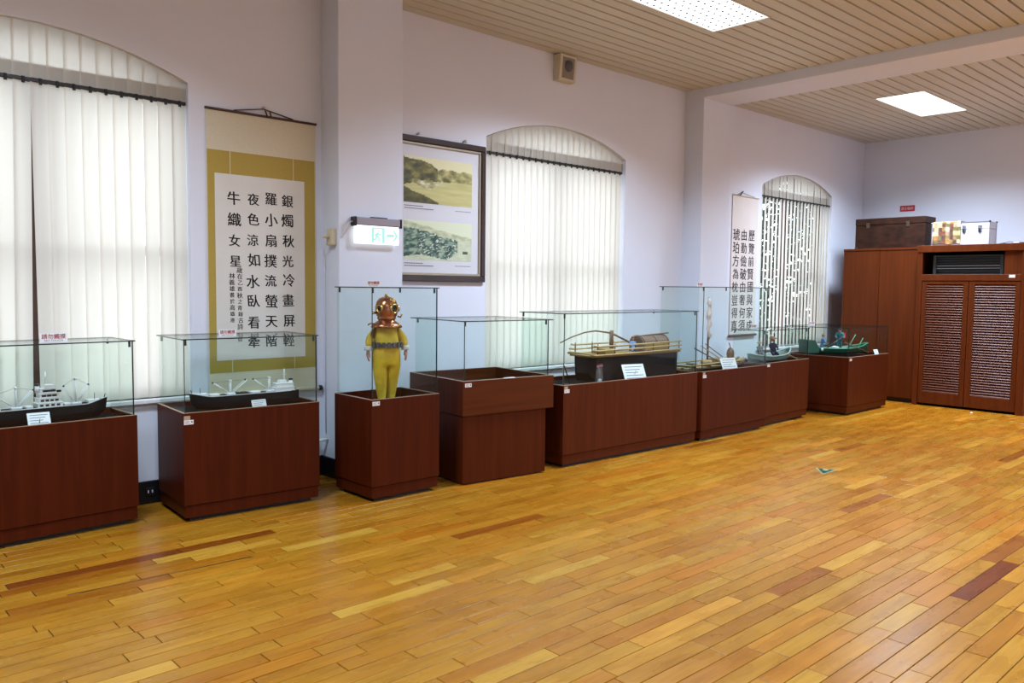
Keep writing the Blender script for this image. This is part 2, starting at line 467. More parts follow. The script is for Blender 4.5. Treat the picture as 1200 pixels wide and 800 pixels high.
# baseboards
def bb(mb, a, b): mb.bbox(a, b, .004)
mb = MB(); xs = XF
for (a, b) in PILLARS:
    bb(mb, (xs, W-.022, 0.001), (a, W, .166)); bb(mb, (a-.02, PY-.02, 0.001), (b+.02, PY, .166))
    bb(mb, (a-.02, PY, 0.001), (a, W, .166)); bb(mb, (b, PY, .001), (b+.02, W, .166)); xs = b
bb(mb, (xs, W-.022, .001), (BX, W, .166))
struct(mb.build('baseboard_left', M['base']), 'black glossy baseboard along the window wall')
struct(MB().bbox((BX-.022, YR, .001), (BX, W-.022, .166), .004).build('baseboard_back', M['base']))
struct(MB().bbox((XF, YR, .001), (BX, YR+.022, .166), .004).build('baseboard_right', M['base']))
struct(MB().bbox((XF, YR+.022, .001), (XF+.022, W-.022, .166), .004).build('baseboard_front', M['base']))

# ---- ceiling: dark void slab, long boards with open joints, recessed lights
ceiling = struct(MB().box((XF-WT, YR-WT, H+.035), (BX+WT, W+WT, H+.30)).build('ceiling', M['ceildark']), 'beige ceiling of narrow boards with dark joints')
LIGHTS = [(5.21, 6.72, 3.90, 4.51), (10.45, 11.97, 3.99, 4.61), (.15, 1.66, 3.90, 4.51),  # first two are in view, the others are added to light the room
          (5.21, 6.72, .30, .91), (10.45, 11.97, .35, .96), (.15, 1.66, .30, .91),
          (5.21, 6.72, -2.6, -1.99), (10.45, 11.97, -2.6, -1.99), (.15, 1.66, -2.6, -1.99)]
BP = .1345
bays = [(XF, PILLARS[0][0]), (PILLARS[0][1], PILLARS[1][0]), (PILLARS[1][1], PILLARS[2][0]), (PILLARS[2][1], BX)]
far = MB()
for bi, (ba, bb_) in enumerate(bays):
    y = W
    while y > YR:
        ya, yb = max(y-BP+.020, YR), y
        segs = [(ba, bb_)]
        for (lx0, lx1, ly0, ly1) in LIGHTS:
            if ya < ly1 and yb > ly0:
                ns_ = []
                for (a, b) in segs:
                    if lx1 <= a or lx0 >= b: ns_.append((a, b)); continue
                    # board cut back to the edge of the fitting, a strip stays where the fitting covers only part
                    if a < lx0: ns_.append((a, lx0))
                    if b > lx1: ns_.append((lx1, b))
                    if yb > ly1+.004: far.bbox((lx0, ly1, H), (lx1, yb, H+.03), .003)
                    if ya < ly0-.004: far.bbox((lx0, ya, H), (lx1, ly0, H+.03), .003)
                segs = ns_
        for (a, b) in segs:
            if b-a < .02: continue
            if bi >= 2 and y > .2: MB().bbox((a, ya, H), (b, yb, H+.03), .004).build('ceiling_board', M['ceil'], ceiling)
            else: far.bbox((a, ya, H), (b, yb, H+.03), .004)
        y -= BP
fo = far.build('ceiling_boards_beyond_view', M['ceil'], ceiling); fo['kind'] = 'stuff'
fo.name = 'remaining_boards'

mat_stud = mat('grey_stud', (.12, .12, .13), .6)
lamp_labels = {0: 'long recessed ceiling light with rows of small dots, over the middle bay', 1: 'plain recessed ceiling light over the bay by the cabinets',
               2: 'unseen recessed ceiling light added over the bay with the first window'}
LD = {}
for bay, k_ in ((0, .75), (1, 1.0), (2, 1.3)):      # lamp power set per bay, stronger towards the cabinets
  lamp_data = LD[bay] = bpy.data.lights.new('ceiling_lamp', 'AREA'); lamp_data.shape = 'RECTANGLE'; lamp_data.size = 1.46; lamp_data.size_y = .57
  lamp_data.energy = LAMP_POWER*k_; lamp_data.color = LAMP_COL; lamp_data.spread = LAMP_SPREAD
for i, (x0, x1, y0, y1) in enumerate(LIGHTS):
    lab = lamp_labels.get(i) or 'unseen recessed ceiling light added over the %s bay, %s row from the window wall' % (('middle', 'far', 'near')[i % 3], ('first', 'second', 'third')[i//3])
    t = thing('ceiling_light', lab, 'light', ((x0+x1)/2, (y0+y1)/2, H), 0, 'recessed ceiling lights' if i < 3 else 'unseen ceiling lights added to light the room')
    hx, hy = (x1-x0)/2, (y1-y0)/2
    MB().box((-hx+.014, -hy+.014, .004), (hx-.014, hy-.014, .012)).build('diffuser', M['panel'], t)
    fr = MB()
    for a, b in (((-hx,-hy,-.004),(hx,-hy+.016,.03)), ((-hx,hy-.016,-.004),(hx,hy,.03)), ((-hx,-hy+.016,-.004),(-hx+.016,hy-.016,.03)), ((hx-.016,-hy+.016,-.004),(hx,hy-.016,.03))): fr.box(a, b)
    fr.build('rim', M['ceil'], t)
    MB().box((-hx, -hy, .013), (hx, hy, .034)).build('housing', M['white'], t)
    if i == 0:
        d = MB()
        nx, ny = 16, 7
        for a in range(nx):
            for c in range(ny):
                d.lathe([(.011, -.001), (.011, .004)], (-hx+.07+(2*hx-.14)*a/(nx-1), -hy+.06+(2*hy-.12)*c/(ny-1), 0), 6)
        dd = d.build('diffuser_studs', mat_stud, t); dd['kind'] = 'stuff'
    lo = bpy.data.objects.new('ceiling_lamp', LD[0 if x0 < 4 else 1 if x0 < 8 else 2]); C.objects.link(lo); lo.parent = t; lo.location = (0, 0, -.012)

# ---- windows: wooden frame set back in the wall, panes, sill
def window(n, x0, x1):
    yf0, yf1 = W+.19, W+.25; cx = (x0+x1)/2+(.065 if n == 1 else 0); fw = .07; mw = .09 if n == 1 else .05
    f = MB(); N = 20
    f.box((x0, yf0, SILL), (x0+fw, yf1, SPRING)); f.box((x1-fw, yf0, SILL), (x1, yf1, SPRING))
    f.box((x0+fw, yf0, SILL), (x1-fw, yf1, SILL+.10)); f.box((x0+fw, yf0, 2.915), (x1-fw, yf1, 3.02))
    f.box((x0+fw, yf0, 1.80), (x1-fw, yf1, 1.87))
    f.box((cx-mw, yf0, SILL+.10), (cx+mw, yf1, 1.80)); f.box((cx-mw, yf0, 1.87), (cx+mw, yf1, 2.915))
    for i in range(N):
        xa, xb = x0+(x1-x0)*i/N, x0+(x1-x0)*(i+1)/N; za, zb = arch_z(xa, x0, x1), arch_z(xb, x0, x1)
        f.add([(xa,yf0,za-.055),(xb,yf0,zb-.055),(xb,yf0,zb),(xa,yf0,za),(xa,yf1,za-.055),(xb,yf1,zb-.055),(xb,yf1,zb),(xa,yf1,za)],
              [(0,1,2,3),(4,7,6,5),(0,4,5,1),(3,2,6,7)])
    w = struct(f.build('window_%d' % n, M['frame']), ['tall arched window with brown frame behind the first blind', 'tall arched window behind the closed middle blind', 'tall arched window behind the open blind near the cabinets'][n-1])
    yp = W+.215
    for (a, b, c, d) in ((x0+fw, cx-mw, SILL+.10, 1.80), (cx+mw, x1-fw, SILL+.10, 1.80), (x0+fw, cx-mw, 1.87, 2.915), (cx+mw, x1-fw, 1.87, 2.915)):
        MB().box((a-.01, yp, c-.01), (b+.01, yp+.005, d+.01)).build('pane', M['pane'], w)
    poly = [(x0+.03, 3.01), (x1-.03, 3.01)] + [(x0+(x1-x0)*i/12, arch_z(x0+(x1-x0)*i/12, x0, x1)-.05) for i in range(11, 0, -1)]
    MB().prism(poly, yp, yp+.005).build('arched_pane', M['pane'], w)
    MB().bbox((x0+.002, W+.046, 2.925), (x1-.002, W+.075, 3.025), .003).build('transom_shade_board', M['olive'], w)  # added close behind the strips to keep daylight off their lower band
    MB().bbox((x0-.03, W-.035, SILL-.035), (x1+.03, W+.12, SILL), .006).build('sill', M['white'], w)
    return w
for n, (a, b) in enumerate(WIN): window(n+1, a, b)

# ---- outside: paved yard and a dense hedge beyond the far window
struct(MB().box((-25, W+WT+.02, -.65), (60, 60, -.5)).build('ground_outside', mat('concrete_yard', (.35, .34, .32), .9, var=.15, scale=(.5,.5,.5))), 'grey concrete yard outside the windows')
hv, hf = [], []
hr = random.Random(3)
for i in range(30000):
    c = Vector((hr.uniform(13, 40), hr.gauss(13.0, .6), hr.uniform(-.5, 7.0)))
    a = Vector((hr.gauss(0,1), hr.gauss(0,1), hr.gauss(0,1))).normalized(); bq = a.orthogonal().normalized(); s_ = hr.uniform(.09, .2)
    o = len(hv); hv += [c+a*s_, c+bq*s_*.5, c-a*s_, c-bq*s_*.5]; hf.append((o, o+1, o+2, o+3))
me = bpy.data.meshes.new('hedge'); me.from_pydata([tuple(v) for v in hv], [], hf); me.materials.append(mat('dark_hedge_leaf', (.018, .028, .012), .8, var=.4, scale=(3,3,3)))
hd = link('hedge', me); tag(hd, 'dark leafy hedge seen through the open slats of the far blind', 'hedge', kind='stuff')

# ================================================================== BLINDS
def vane_mesh(name, top, length, w=.112, lean=0., curve=.003, topcut=None):
    """hanging fabric strip, top at z=top of local 0; x across; a single sheet of cloth, slightly curved"""
    n = 6; vs = []; fs = []
    for i in range(n+1):
        u = i/n-.5; x = u*w; y = curve*(1-4*u*u)
        ztop = topcut(x) if topcut else 0.
        vs.append((x, y, ztop)); vs.append((x+lean*length, y, -length))
    for i in range(n):
        a = 2*i; fs.append((a, a+1, a+3, a+2))
    me = bpy.data.meshes.new(name); me.from_pydata(vs, [], fs); me.materials.append(M['vane'])
    for p in me.polygons: p.use_smooth = True
    return me
railmat = mat('dark_rail', (.02, .017, .015), .4)
def blind(x0, x1, ang, label, alabel, nv, leans=None, angles=None, gap_fn=None):
    yb = W+.035
    t = thing('vertical_blind', label, 'blind', ((x0+x1)/2, yb, SILL), 0, 'vertical blinds in the arched windows')
    hw = (x1-x0)/2
    MB().bbox((-hw+.005, -.016, RAILZ-SILL-.012), (hw-.005, .016, RAILZ-SILL+.012), .003).build('head_rail', railmat, t)
    L = RAILZ-SILL-.013
    shared = vane_mesh('vane', 0, L)
    wt = MB().bbox((-.05, -.004, -L+.004), (.05, .004, -L+.012), .002).mesh('hem_weight', M['cream'])
    clip = MB().box((-.009, -.022, -.018), (.009, -.014, .024)).mesh('hanger_clip', M['black'])
    for i in range(nv):
        x = -hw+.055+(2*hw-.11)*i/(nv-1)
        me_ = shared if not (leans and i in leans) else vane_mesh('vane', 0, L, lean=leans[i])
        v = link('vane', me_, t); v.location = (x, 0, RAILZ-SILL-.010)
        v.rotation_euler = (0, 0, angles[i] if angles and i in angles else ang+random.uniform(-.03, .03))
        c_ = link('hanger_clip', clip, v)
    # short strips that fill the arch above the rail
    a = thing('arch_blind', alabel, 'blind', ((x0+x1)/2, yb-.004, RAILZ+.015), 0, 'short strips filling the window arches')
    for i in range(nv):
        x = -hw+.055+(2*hw-.11)*i/(nv-1)
        cx = (x0+x1)/2+x
        zb = RAILZ+.015
        cut = lambda q: arch_z(min(max(cx+q, x0), x1), x0, x1)-zb-.004
        me_ = vane_mesh('strip', 0, 0.0, w=.118, curve=.004, topcut=cut)
        v = link('strip', me_, a); v.location = (x, -.004 if i % 2 else 0, 0)
        v.rotation_euler = (0, 0, random.uniform(.04, .14))
    # thin edge bead following the arch
    pts = [(-hw+2*hw*i/24, -.012, arch_z(x0+2*hw*i/24, x0, x1)-RAILZ-.015-.002) for i in range(25)]
    MB().tube(pts, .004, 5).build('arch_bead', M['cream'], a)
    return t
blind(WIN[0][0]+.004, WIN[0][1]-.004, .22, 'cream vertical blind with a dark gap behind the first ship case', 'short cream strips in the arch of the leftmost window', 21,
      leans={10: -.019, 11: .005, 9: -.016, 8: -.012}, angles={10: .26})
blind(WIN[1][0]+.004, WIN[1][1]-.030, .14, 'closed white vertical blind beside the framed photographs', 'short strips in the arch of the middle window', 23)
blind(WIN[2][0]+.004, WIN[2][1]-.004, .76, 'open vertical blind with dark gaps beside the cabinets', 'short pale strips in the arch of the far window', 20)
#==OBJ==
# ================================================================== DISPLAY CASES
def tag_sticker(parent, x, z, y, w=.062, h=.030, beige=False):
    st = MB().box((x, y-.0015, z-h), (x+w, y, z)).build('asset_label', M['paper'], parent)
    t = MB()
    for k, (a, b) in enumerate(((.08, .62), (.08, .50), (.08, .66))):
        t.box((x+w*a, y-.0019, z-h*(.28+.22*k)-.0012), (x+w*b, y-.0015, z-h*(.28+.22*k)+.0012))
    t.box((x+w*.74, y-.0019, z-h*.62), (x+w*.9, y-.0015, z-h*.26))
    t.build('label_print', mat_grey, st)
    if beige: MB().box((x, y-.0012, z), (x+w*.66, y, z+.028)).build('old_label', M_old, parent)
mat_grey = mat('grey_print', (.10, .10, .14), .7)
M_old = mat('faded_label', (.42, .30, .20), .7)
CASES = {}
def display_case(key, label, x, y, w, d, rot, h, top, deck=.03, inset=.014, ov=.012, upper=None, ven='veneer', sticker=(.0, .012, False), skirt=.085, ov_r=None):
    t = thing('display_case', label, 'display case', (x, y, 0), math.radians(rot), 'glass topped display cases along the window wall')
    CASES[key] = t
    ven_m = M[ven]; th = .018; zf = .03
    if upper is None:
        zb = zf+skirt
        MB().bbox((0, 0, zb), (w, th, h), .0015).build('front_panel', ven_m, t)
        MB().bbox((0, d-th, zb), (w, d, h), .0015).build('back_panel', ven_m, t)
        for xa in (0, w-th): MB().bbox((xa, th, zb), (xa+th, d-th, h), .0015).build('side_panel', ven_m, t)
        s = .008
        MB().bbox((s, s, zf), (w-s, d-s, zb-.004), .002).build('skirt', ven_m, t)
        MB().box((.05, .05, .0), (w-.05, d-.05, zf)).build('toe_base', M['black'], t)
    else:
        l, r_, fr, zu = upper           # lower body insets left, right, front; height of the overhanging box
        MB().bbox((l, fr, .012), (w-r_, fr+th, zu), .0015).build('front_panel', ven_m, t)
        MB().bbox((l, d-th-.05, .012), (w-r_, d-.05, zu), .0015).build('back_panel', ven_m, t)
        for xa in (l, w-r_-th): MB().bbox((xa, fr+th, .012), (xa+th, d-th-.05, zu), .0015).build('side_panel', ven_m, t)
        MB().box((l+.03, fr+.03, 0), (w-r_-.03, d-.08, .012)).build('toe_base', M['black'], t)
        uh = M['veneer_h']
        MB().bbox((0, 0, zu), (w, th, h), .0015).build('upper_front_panel', uh, t)
        MB().bbox((0, d-th, zu), (w, d, h), .0015).build('upper_back_panel', uh, t)
        for xa in (0, w-th): MB().bbox((xa, th, zu), (xa+th, d-th, h), .0015).build('upper_side_panel', M['veneer_l'], t)
        MB().box((th, th, zu), (w-th, d-th, zu+.012)).build('box_bottom', ven_m, t)
    # pale edge band on the rim
    e = MB()
    for a, b in (((0,0,h),(w,th,h+.0025)), ((0,d-th,h),(w,d,h+.0025)), ((0,th,h),(th,d-th,h+.0025)), ((w-th,th,h),(w,d-th,h+.0025))): e.box(a, b)
    e.build('rim_edge', M['edge'], t)
    MB().box((th, th, h-deck-.012), (w-th, d-th, h-deck)).build('deck', M['blackfelt'], t)
    # glass
    g = .006; i = inset; z0 = h+.003
    def pane(name, a, b, thin, clear=()):
        mb = MB(); mb.box(a, b)
        order = ['z', 'z', 'y', 'x', 'y', 'x']
        mb.m = [0 if o == thin or k in clear else 1 for k, o in enumerate(order)]
        return mb.build(name, [M['glass'], M['glassedge']], t)
    pane('glass_front', (i, i, z0), (w-i, i+g, top-.008), 'y'); pane('glass_back', (i, d-i-g, z0), (w-i, d-i, top-.008), 'y', (3, 5))
    pane('glass_side', (i, i+g, z0), (i+g, d-i-g, top-.008), 'x', (4,)); pane('glass_side', (w-i-g, i+g, z0), (w-i, d-i-g, top-.008), 'x', (4,))
    r2 = ov if ov_r is None else ov_r
    pane('glass_top', (i-ov, i-ov, top-.008), (w-i+r2, d-i+ov, top), 'z')
    for (cx, cy) in ((i+.010, i+.010), (w-i-.022, i+.010), (i+.010, d-i-.022), (w-i-.022, d-i-.022)):
        MB().box((cx, cy, top-.045), (cx+.012, cy+.012, top-.0085)).build('corner_clip', M['black'], t)
    # dark silicone joints in the glass corners
    for (cx, cy) in ((i-.001, i-.001), (w-i-.004, i-.001)):
        MB().box((cx, cy, z0), (cx+.005, cy+.005, top-.0085)).build('corner_seam', M['glassedge'], t)
    if sticker:
        sx, dz, beige = sticker
        tag_sticker(t, sx, h-dz, 0, beige=beige)
    return t
def cpt(key, u, v, z=0):
    """point in a case's own axes -> room"""
    t = CASES[key]; r = t.rotation_euler[2]; c, s = math.cos(r), math.sin(r)
    return (t.location[0]+c*u-s*v, t.location[1]+s*u+c*v, z)

display_case('c1', 'low mahogany display case with a black and white cargo ship, leftmost', .80, 5.555, 1.012, .45, 3.0, .725, 1.222, sticker=None)
display_case('c2', 'low mahogany display case with a cargo ship, below the long calligraphy scroll', 2.03, 5.39, .975, .58, -3.5, .738, 1.232, sticker=(.004, .045, True))
display_case('c3', 'tall square display case holding the diver in yellow', 3.249, 5.012, .622, .52, 0, .762, 1.588, deck=.075, sticker=(.008, .012, False))
display_case('c4', 'empty display case with an overhanging upper box', 4.075, 4.972, .935, .85, -6, .843, 1.325, deck=.10, inset=.035, ov=.03,
             upper=(.015, .07, .02, .565), ven='veneer_l', sticker=(.02, .016, False))
display_case('c5', 'long mahogany display case with a bamboo railed boat', 5.159, 4.903, 1.955, .60, -1.6, .735, 1.372, sticker=(.012, .035, True), ven='veneer_l')
display_case('c6', 'mahogany display case with tall glass around a bamboo raft', 7.174, 4.833, 1.295, .58, 0, .735, 1.622, ov_r=.05, sticker=(.012, .035, True))
display_case('c7', 'mahogany display case with a grey-green boat and a seated figure', 8.53, 4.90, 1.11, .45, 1.5, .74, 1.125, ven='veneer_l', sticker=(.06, .012, False))
display_case('c8', 'mahogany display case with a green boat, nearest the cabinets', 10.13, 4.65, 1.20, .90, 0, .745, 1.118, ven='veneer_l', sticker=(.03, .015, False))

# ================================================================== CARDS AND SIGNS
def card(name, loc, rz, w, h, tilt, label, lines=5, cat='card', group='caption cards in the display cases', color=None):
    t = thing(name, label, cat, loc, rz, group)
    c = MB().box((-w/2, -.002, 0), (w/2, .002, h)); R = Matrix.Rotation(-tilt, 4, 'X'); c.xf(R); c.build('card', M['paper'], t)
    p = MB()
    for k in range(lines):
        z = h*(.84-.68*k/max(1, lines-1)); p.box((-w*.40, -.0026, z-h*.018), (w*(.40-.22*((k*7) % 3)/2), -.0021, z+h*.018))
    p.xf(R); p.build('printed_lines', mat_grey, t)
    f = MB().prism([(-w*.06, 0), (w*.06, 0), (0, h*.7)], .0, .002); f.xf(Matrix.Translation((0, .003+h*.30, 0)) @ Matrix.Rotation(tilt*.9, 4, 'X')); f.build('prop', M['paper'], t)
    return t
card('caption_card', cpt('c1', .45, .060, .6961), math.radians(-2), .125, .105, .55, 'white caption card in front of the black and white cargo ship, leftmost case')
card('caption_card', cpt('c2', .55, .060, .7091), math.radians(4), .110, .075, .35, 'white caption card in front of the cargo ship under the long scroll')
card('caption_card', cpt('c5', 1.04, .050, .7061), math.radians(-14), .26, .17, .45, 'large white caption card leaning before the bamboo railed boat')
card('caption_card', cpt('c6', .62, .050, .7061), math.radians(-14), .22, .15, .45, 'grey-white caption card in front of the bamboo raft')
card('caption_card', cpt('c8', 1.08, .10, .7161), math.radians(-18), .075, .085, .45, 'small white caption card beside the green boat')
pt = thing('paper_slip', 'small white paper slip on the rim of the empty display case', 'paper', cpt('c4', .47, .0175, .8456), 0)
MB().bbox((-.055, -.0155, 0), (.055, .0155, .004), .001).build('sheet', M['paper'], pt)
pl = MB(); [pl.box((-.045, -.011+.008*k, .004), (.04, -.008+.008*k, .0043)) for k in range(3)]; pl.build('printed_lines', mat_grey, pt)

def no_touch(loc, rz, label, w=.155, h=.058):
    t = thing('no_touch_sign', label, 'sign', loc, rz, 'do not touch signs on the glass tops')
    MB().prism([(-.5*w, 0), (.5*w, 0), (.5*w, h), (-.5*w, h)], -.0015, .0015).build('front_card', M['paper'], t)
    b = MB().box((-w/2, .002, 0), (w/2, .024, .002)); b.build('foot', M['paper'], t)
    p = MB(); put_text(p, '請勿觸摸', 0, h*.66, 1, -.0019, width=w*.86, bold=.0006); p.build('red_lettering', M['red'], t)
    p = MB(); put_text(p, 'NO TOUCH', 0, h*.22, 1, -.0019, width=w*.66); p.build('black_lettering', mat_grey, t)
    return t
no_touch(cpt('c1', .53, .030, 1.2252), 0, 'do not touch sign on the glass of the leftmost case')
no_touch(cpt('c2', .345, .12, 1.2322), 0, 'do not touch sign on the glass below the long calligraphy scroll', .125, .05)
no_touch(cpt('c3', .16, .22, 1.5882), 0, 'do not touch sign on top of the diver case', .12, .046)
no_touch(cpt('c6', .30, .26, 1.6222), 0, 'do not touch sign on top of the tall raft case', .11, .04)
no_touch(cpt('c7', .37, .36, 1.1252), 0, 'do not touch sign on the glass of the grey-green boat case', .13, .045)
no_touch(cpt('c8', .38, .70, 1.1182), 0, 'do not touch sign on the glass of the green boat case', .15, .05)

# ================================================================== HANGING SCROLLS
silk = mat('cream_silk', (.66, .60, .44), .8, var=.05, scale=(90,90,90)); gold = mat('gold_brocade', (.42, .30, .050), .6, var=.10, scale=(120,120,120))
xuan = mat('rice_paper', (.70, .68, .62), .85, var=.03, scale=(6,6,6)); xuan2 = mat('aged_rice_paper', (.74, .68, .64), .85, var=.05, scale=(2,2,2))
def wavy(x0, x1, z0, z1, y, th, n=8, amp=.004, ph=0.):
    mb = MB()
    vs = []; fs = []
    for i in range(n+1):
        z = z0+(z1-z0)*i/n; dy = amp*math.sin(ph+i*.9)
        vs += [(x0, y+dy-th, z), (x1, y+dy-th, z), (x1, y+dy, z), (x0, y+dy, z)]
    for i in range(n):
        a = 4*i
        for k in range(4): fs.append((a+k, a+(k+1) % 4, a+4+(k+1) % 4, a+4+k))
    fs.append((0,3,2,1)); fs.append((4*n, 4*n+1, 4*n+2, 4*n+3))
    return mb.add(vs, fs)
sx0, sz0 = 2.94, .72
sc = thing('hanging_scroll', 'long calligraphy scroll with a gold border, hung beside the first window', 'scroll', (sx0, W, sz0))
R_ = lambda a, b: (a-sx0, b-sz0)
wavy(2.483-sx0, 3.392-sx0, .03, 2.905-sz0, -.006, .002, amp=0).build('silk_mount', silk, sc)
wavy(2.490-sx0, 3.382-sx0, .918-sz0, 2.604-sz0, -.0085, .001, amp=0).build('gold_border', gold, sc)
wavy(2.545-sx0, 3.287-sx0, 1.012-sz0, 2.432-sz0, -.010, .001, amp=0).build('paper', xuan, sc)
ln = MB()
for xx in (2.667, 3.192):
    ln.box((xx-sx0-.003, -.0102, 2.432-sz0), (xx-sx0+.003, -.0095, 2.604-sz0)); ln.box((xx-sx0-.003, -.0102, .918-sz0), (xx-sx0+.003, -.0095, 1.012-sz0))
ln.build('border_ribbons', silk, sc)
MB().tube([(2.478-sx0, -.012, 2.905-sz0), (3.398-sx0, -.012, 2.905-sz0)], .010, 8).build('top_rod', M['frame'], sc)
ro = MB().tube([(2.478-sx0, -.022, .022), (3.398-sx0, -.022, .022)], .020, 10).build('roller', silk, sc)
for s_ in (-1, 1):
    MB().lathe([(.014, 0), (.022, .006), (.022, .028), (.016, .036)], (s_*.458-(.036 if s_ < 0 else 0), -.022, .022), 10, axis='x').build('roller_knob', M['black'], ro)
cord = MB().tube([(2.70-sx0, -.014, 2.915-sz0), (2.94-sx0, -.018, 2.958-sz0), (3.19-sx0, -.014, 2.915-sz0)], .005, 6); cord.build('hanging_cord', M['frame'], sc)
MB().tube([(2.95-sx0, -.018, 2.95-sz0), (2.97-sx0, -.024, 2.90-sz0)], .006, 5).tube([(2.99-sx0, -.018, 2.945-sz0), (3.00-sx0, -.024, 2.90-sz0)], .006, 5).build('cord_ends', M['frame'], sc)
MB().lathe([(.006, 0), (.006, .02), (.010, .02), (.010, .024)], (0, -.0, 2.968-sz0), 8, axis='y').build('nail', M['chrome'], sc)
tr = random.Random(4)
cols = ['銀燭秋光冷畫屏輕', '羅小扇撲流螢天階', '夜色涼如水臥看牽', '牛織女星']
for ci, txt in enumerate(cols):
    for ri, ch in enumerate(txt):
        ins = MB(); put_text(ins, ch, 3.140-.1475*ci-sx0+tr.uniform(-.006, .006), 2.268-.1597*ri-sz0+tr.uniform(-.006, .006)-.004*ci, .106*tr.uniform(.90, 1.06), -.0114, rot=tr.uniform(-.06, .03), bold=.0023, shear=-.06); ins.build('character', M['ink'], sc)
ins = MB()
for txt, xx, zz in (('歲在乙酉秋之青錄古詩一首', 2.733, 1.705), ('林義雄書於高雄港', 2.668, 1.66)):
    for ri, ch in enumerate(txt):
        put_text(ins, ch, xx-sx0+tr.uniform(-.004, .004), zz-.0485*ri-sz0, .045*tr.uniform(.85, 1.1), -.0114, rot=tr.uniform(-.1, .1), bold=.0009)
ins.build('small_inscription', M['ink'], sc)['kind'] = 'stuff'

s2x, s2z = 9.93, .95
sc2 = thing('hanging_scroll', 'narrow white calligraphy scroll hung between the pillar and the far window', 'scroll', (s2x, W, s2z))
wavy(9.60-s2x, 10.245-s2x, .03, 2.86-s2z, -.008, .002, amp=0).build('paper', xuan2, sc2)
MB().tube([(9.59-s2x, -.014, 2.86-s2z), (10.255-s2x, -.014, 2.855-s2z)], .008, 8).build('top_rod', M['cream'], sc2)
MB().tube([(9.58-s2x, -.02, .02), (10.26-s2x, -.02, .02)], .016, 8).build('roller', M['frame'], sc2)
MB().tube([(9.70-s2x, -.012, 2.865-s2z), (9.80-s2x, -.014, 2.905-s2z), (10.15-s2x, -.012, 2.862-s2z)], .003, 5).tube([(9.76-s2x, -.02, 2.86-s2z), (9.83-s2x, -.02, 2.92-s2z)], .008, 5).build('hanging_cord', M['ink'], sc2)
for ci, txt in enumerate(['歷覽前賢國與家成', '由勤儉破由奢何須', '琥珀方為枕豈得真']):
    for ri, ch in enumerate(txt):
        ins = MB(); put_text(ins, ch, 10.092-.190*ci-s2x+tr.uniform(-.005, .005), 2.335-.1765*ri-s2z, .165*tr.uniform(.92, 1.05), -.0105, rot=tr.uniform(-.06, .04), bold=.003); ins.build('character', M['ink'], sc2)

# ================================================================== FRAMED PHOTOGRAPHS
def fbm(x, y, o=5, s=0.):
    return noise.fractal(Vector((x, y, s)), 1.0, 2.0, o)
def photo_mesh(x0, x1, z0, z1, y, fn, nx=90, nz=56):
    vs = []; cols = []; fs = []
    for j in range(nz+1):
        for i in range(nx+1):
            u, v = i/nx, j/nz
            vs.append((x0+(x1-x0)*u, y, z0+(z1-z0)*v)); cols.append((*lin(fn(u, v)), 1))
    for j in range(nz):
        for i in range(nx):
            a = j*(nx+1)+i; fs.append((a, a+1, a+nx+2, a+nx+1))
    # a shallow sheet: front plus a back face ring
    o = len(vs)
    for (x, z) in ((x0,z0),(x1,z0),(x1,z1),(x0,z1)): vs.append((x, y+.001, z)); cols.append((.6,.6,.6,1))
    fs.append((o, o+3, o+2, o+1))
    me = bpy.data.meshes.new('photograph'); me.from_pydata(vs, [], fs); me.materials.append(M['print'])
    a = me.color_attributes.new('print', 'FLOAT_COLOR', 'POINT'); a.data.foreach_set('color', [c for k in cols for c in k])
    return me
def mixc(a, b, t):
    t = max(0., min(1., t)); return tuple(p+(q-p)*t for p, q in zip(a, b))
def photo_one(u, v):
    # sepia: wooded headland left, low hills to the right, calm water
    sky, sea = (226, 222, 178), mixc((206, 200, 140), (182, 176, 112), .5+.5*fbm(u*3, v*14, 3, 2.))
    n = fbm(u*9, v*9, 5, 1.)
    head = .98-.02*math.sin(u*9)-.55*max(0, u-.28)*1.3 - .12*u
    far = .80-.10*abs(u-.72)*2+.05*fbm(u*6, 0, 4, 3.)
    near = .34-.62*u+.03*n
    if v < near and u < .5: return mixc((58, 56, 24), (110, 106, 52), .5+.6*n)
    if u < .55 and v > .37+.05*math.sin(u*14)+.02*n and v < head+.04*n - (.25 if u > .48 else 0):
        if v < .50+.03*n and u > .12: return mixc((228, 224, 188), (130, 124, 70), .4+n)
        return mixc((64, 64, 26), (138, 132, 66), .48+.9*n)
    if u >= .45 and .52+.01*n < v < far: return mixc((92, 90, 46), (196, 188, 124), .5+.8*n+(u-.7)*.7 + (v-.62)*1.2)
    if v >= .52: return sky
    return sea
def photo_two(u, v):
    n = fbm(u*10, v*10, 5, 7.); m2 = fbm(u*26, v*26, 4, 9.)
    ridge = .98-.38*u+.04*fbm(u*5, 0, 4, 5.)
    coast = .08+.05*math.sin(u*7)+max(0, u-.62)*1.1
    if v > ridge: return (218, 226, 196)
    if v > ridge-.14-.05*n: return mixc((168, 178, 142), (206, 212, 178), .5+n)
    if u > .85 and .18 < v < .26 and abs(u-.9) < .035: return (70, 84, 66)
    if v < coast or (u > .78 and v < .55): return mixc((206, 214, 184), (188, 198, 168), .5+n)
    c = mixc((46, 78, 70), (156, 176, 152), .42+1.2*n+.5*m2)
    if m2 > .42+.35*n and u > .22 and v < .8: c = (222, 226, 206)
    return c
fx, fz = 4.67, 1.640
pf = thing('framed_photographs', 'dark framed pair of old harbour photographs beside the pillar', 'picture', (fx, W, fz))
x0, x1, z0, z1 = 4.112-fx, 5.222-fx, 0., 2.945-fz
fwid = .055
fr = [((x0,-.035,z0),(x1,-.003,z0+fwid)), ((x0,-.035,z1-fwid),(x1,-.003,z1)), ((x0,-.035,z0+fwid),(x0+fwid,-.003,z1-fwid)), ((x1-fwid,-.035,z0+fwid),(x1,-.003,z1-fwid))]
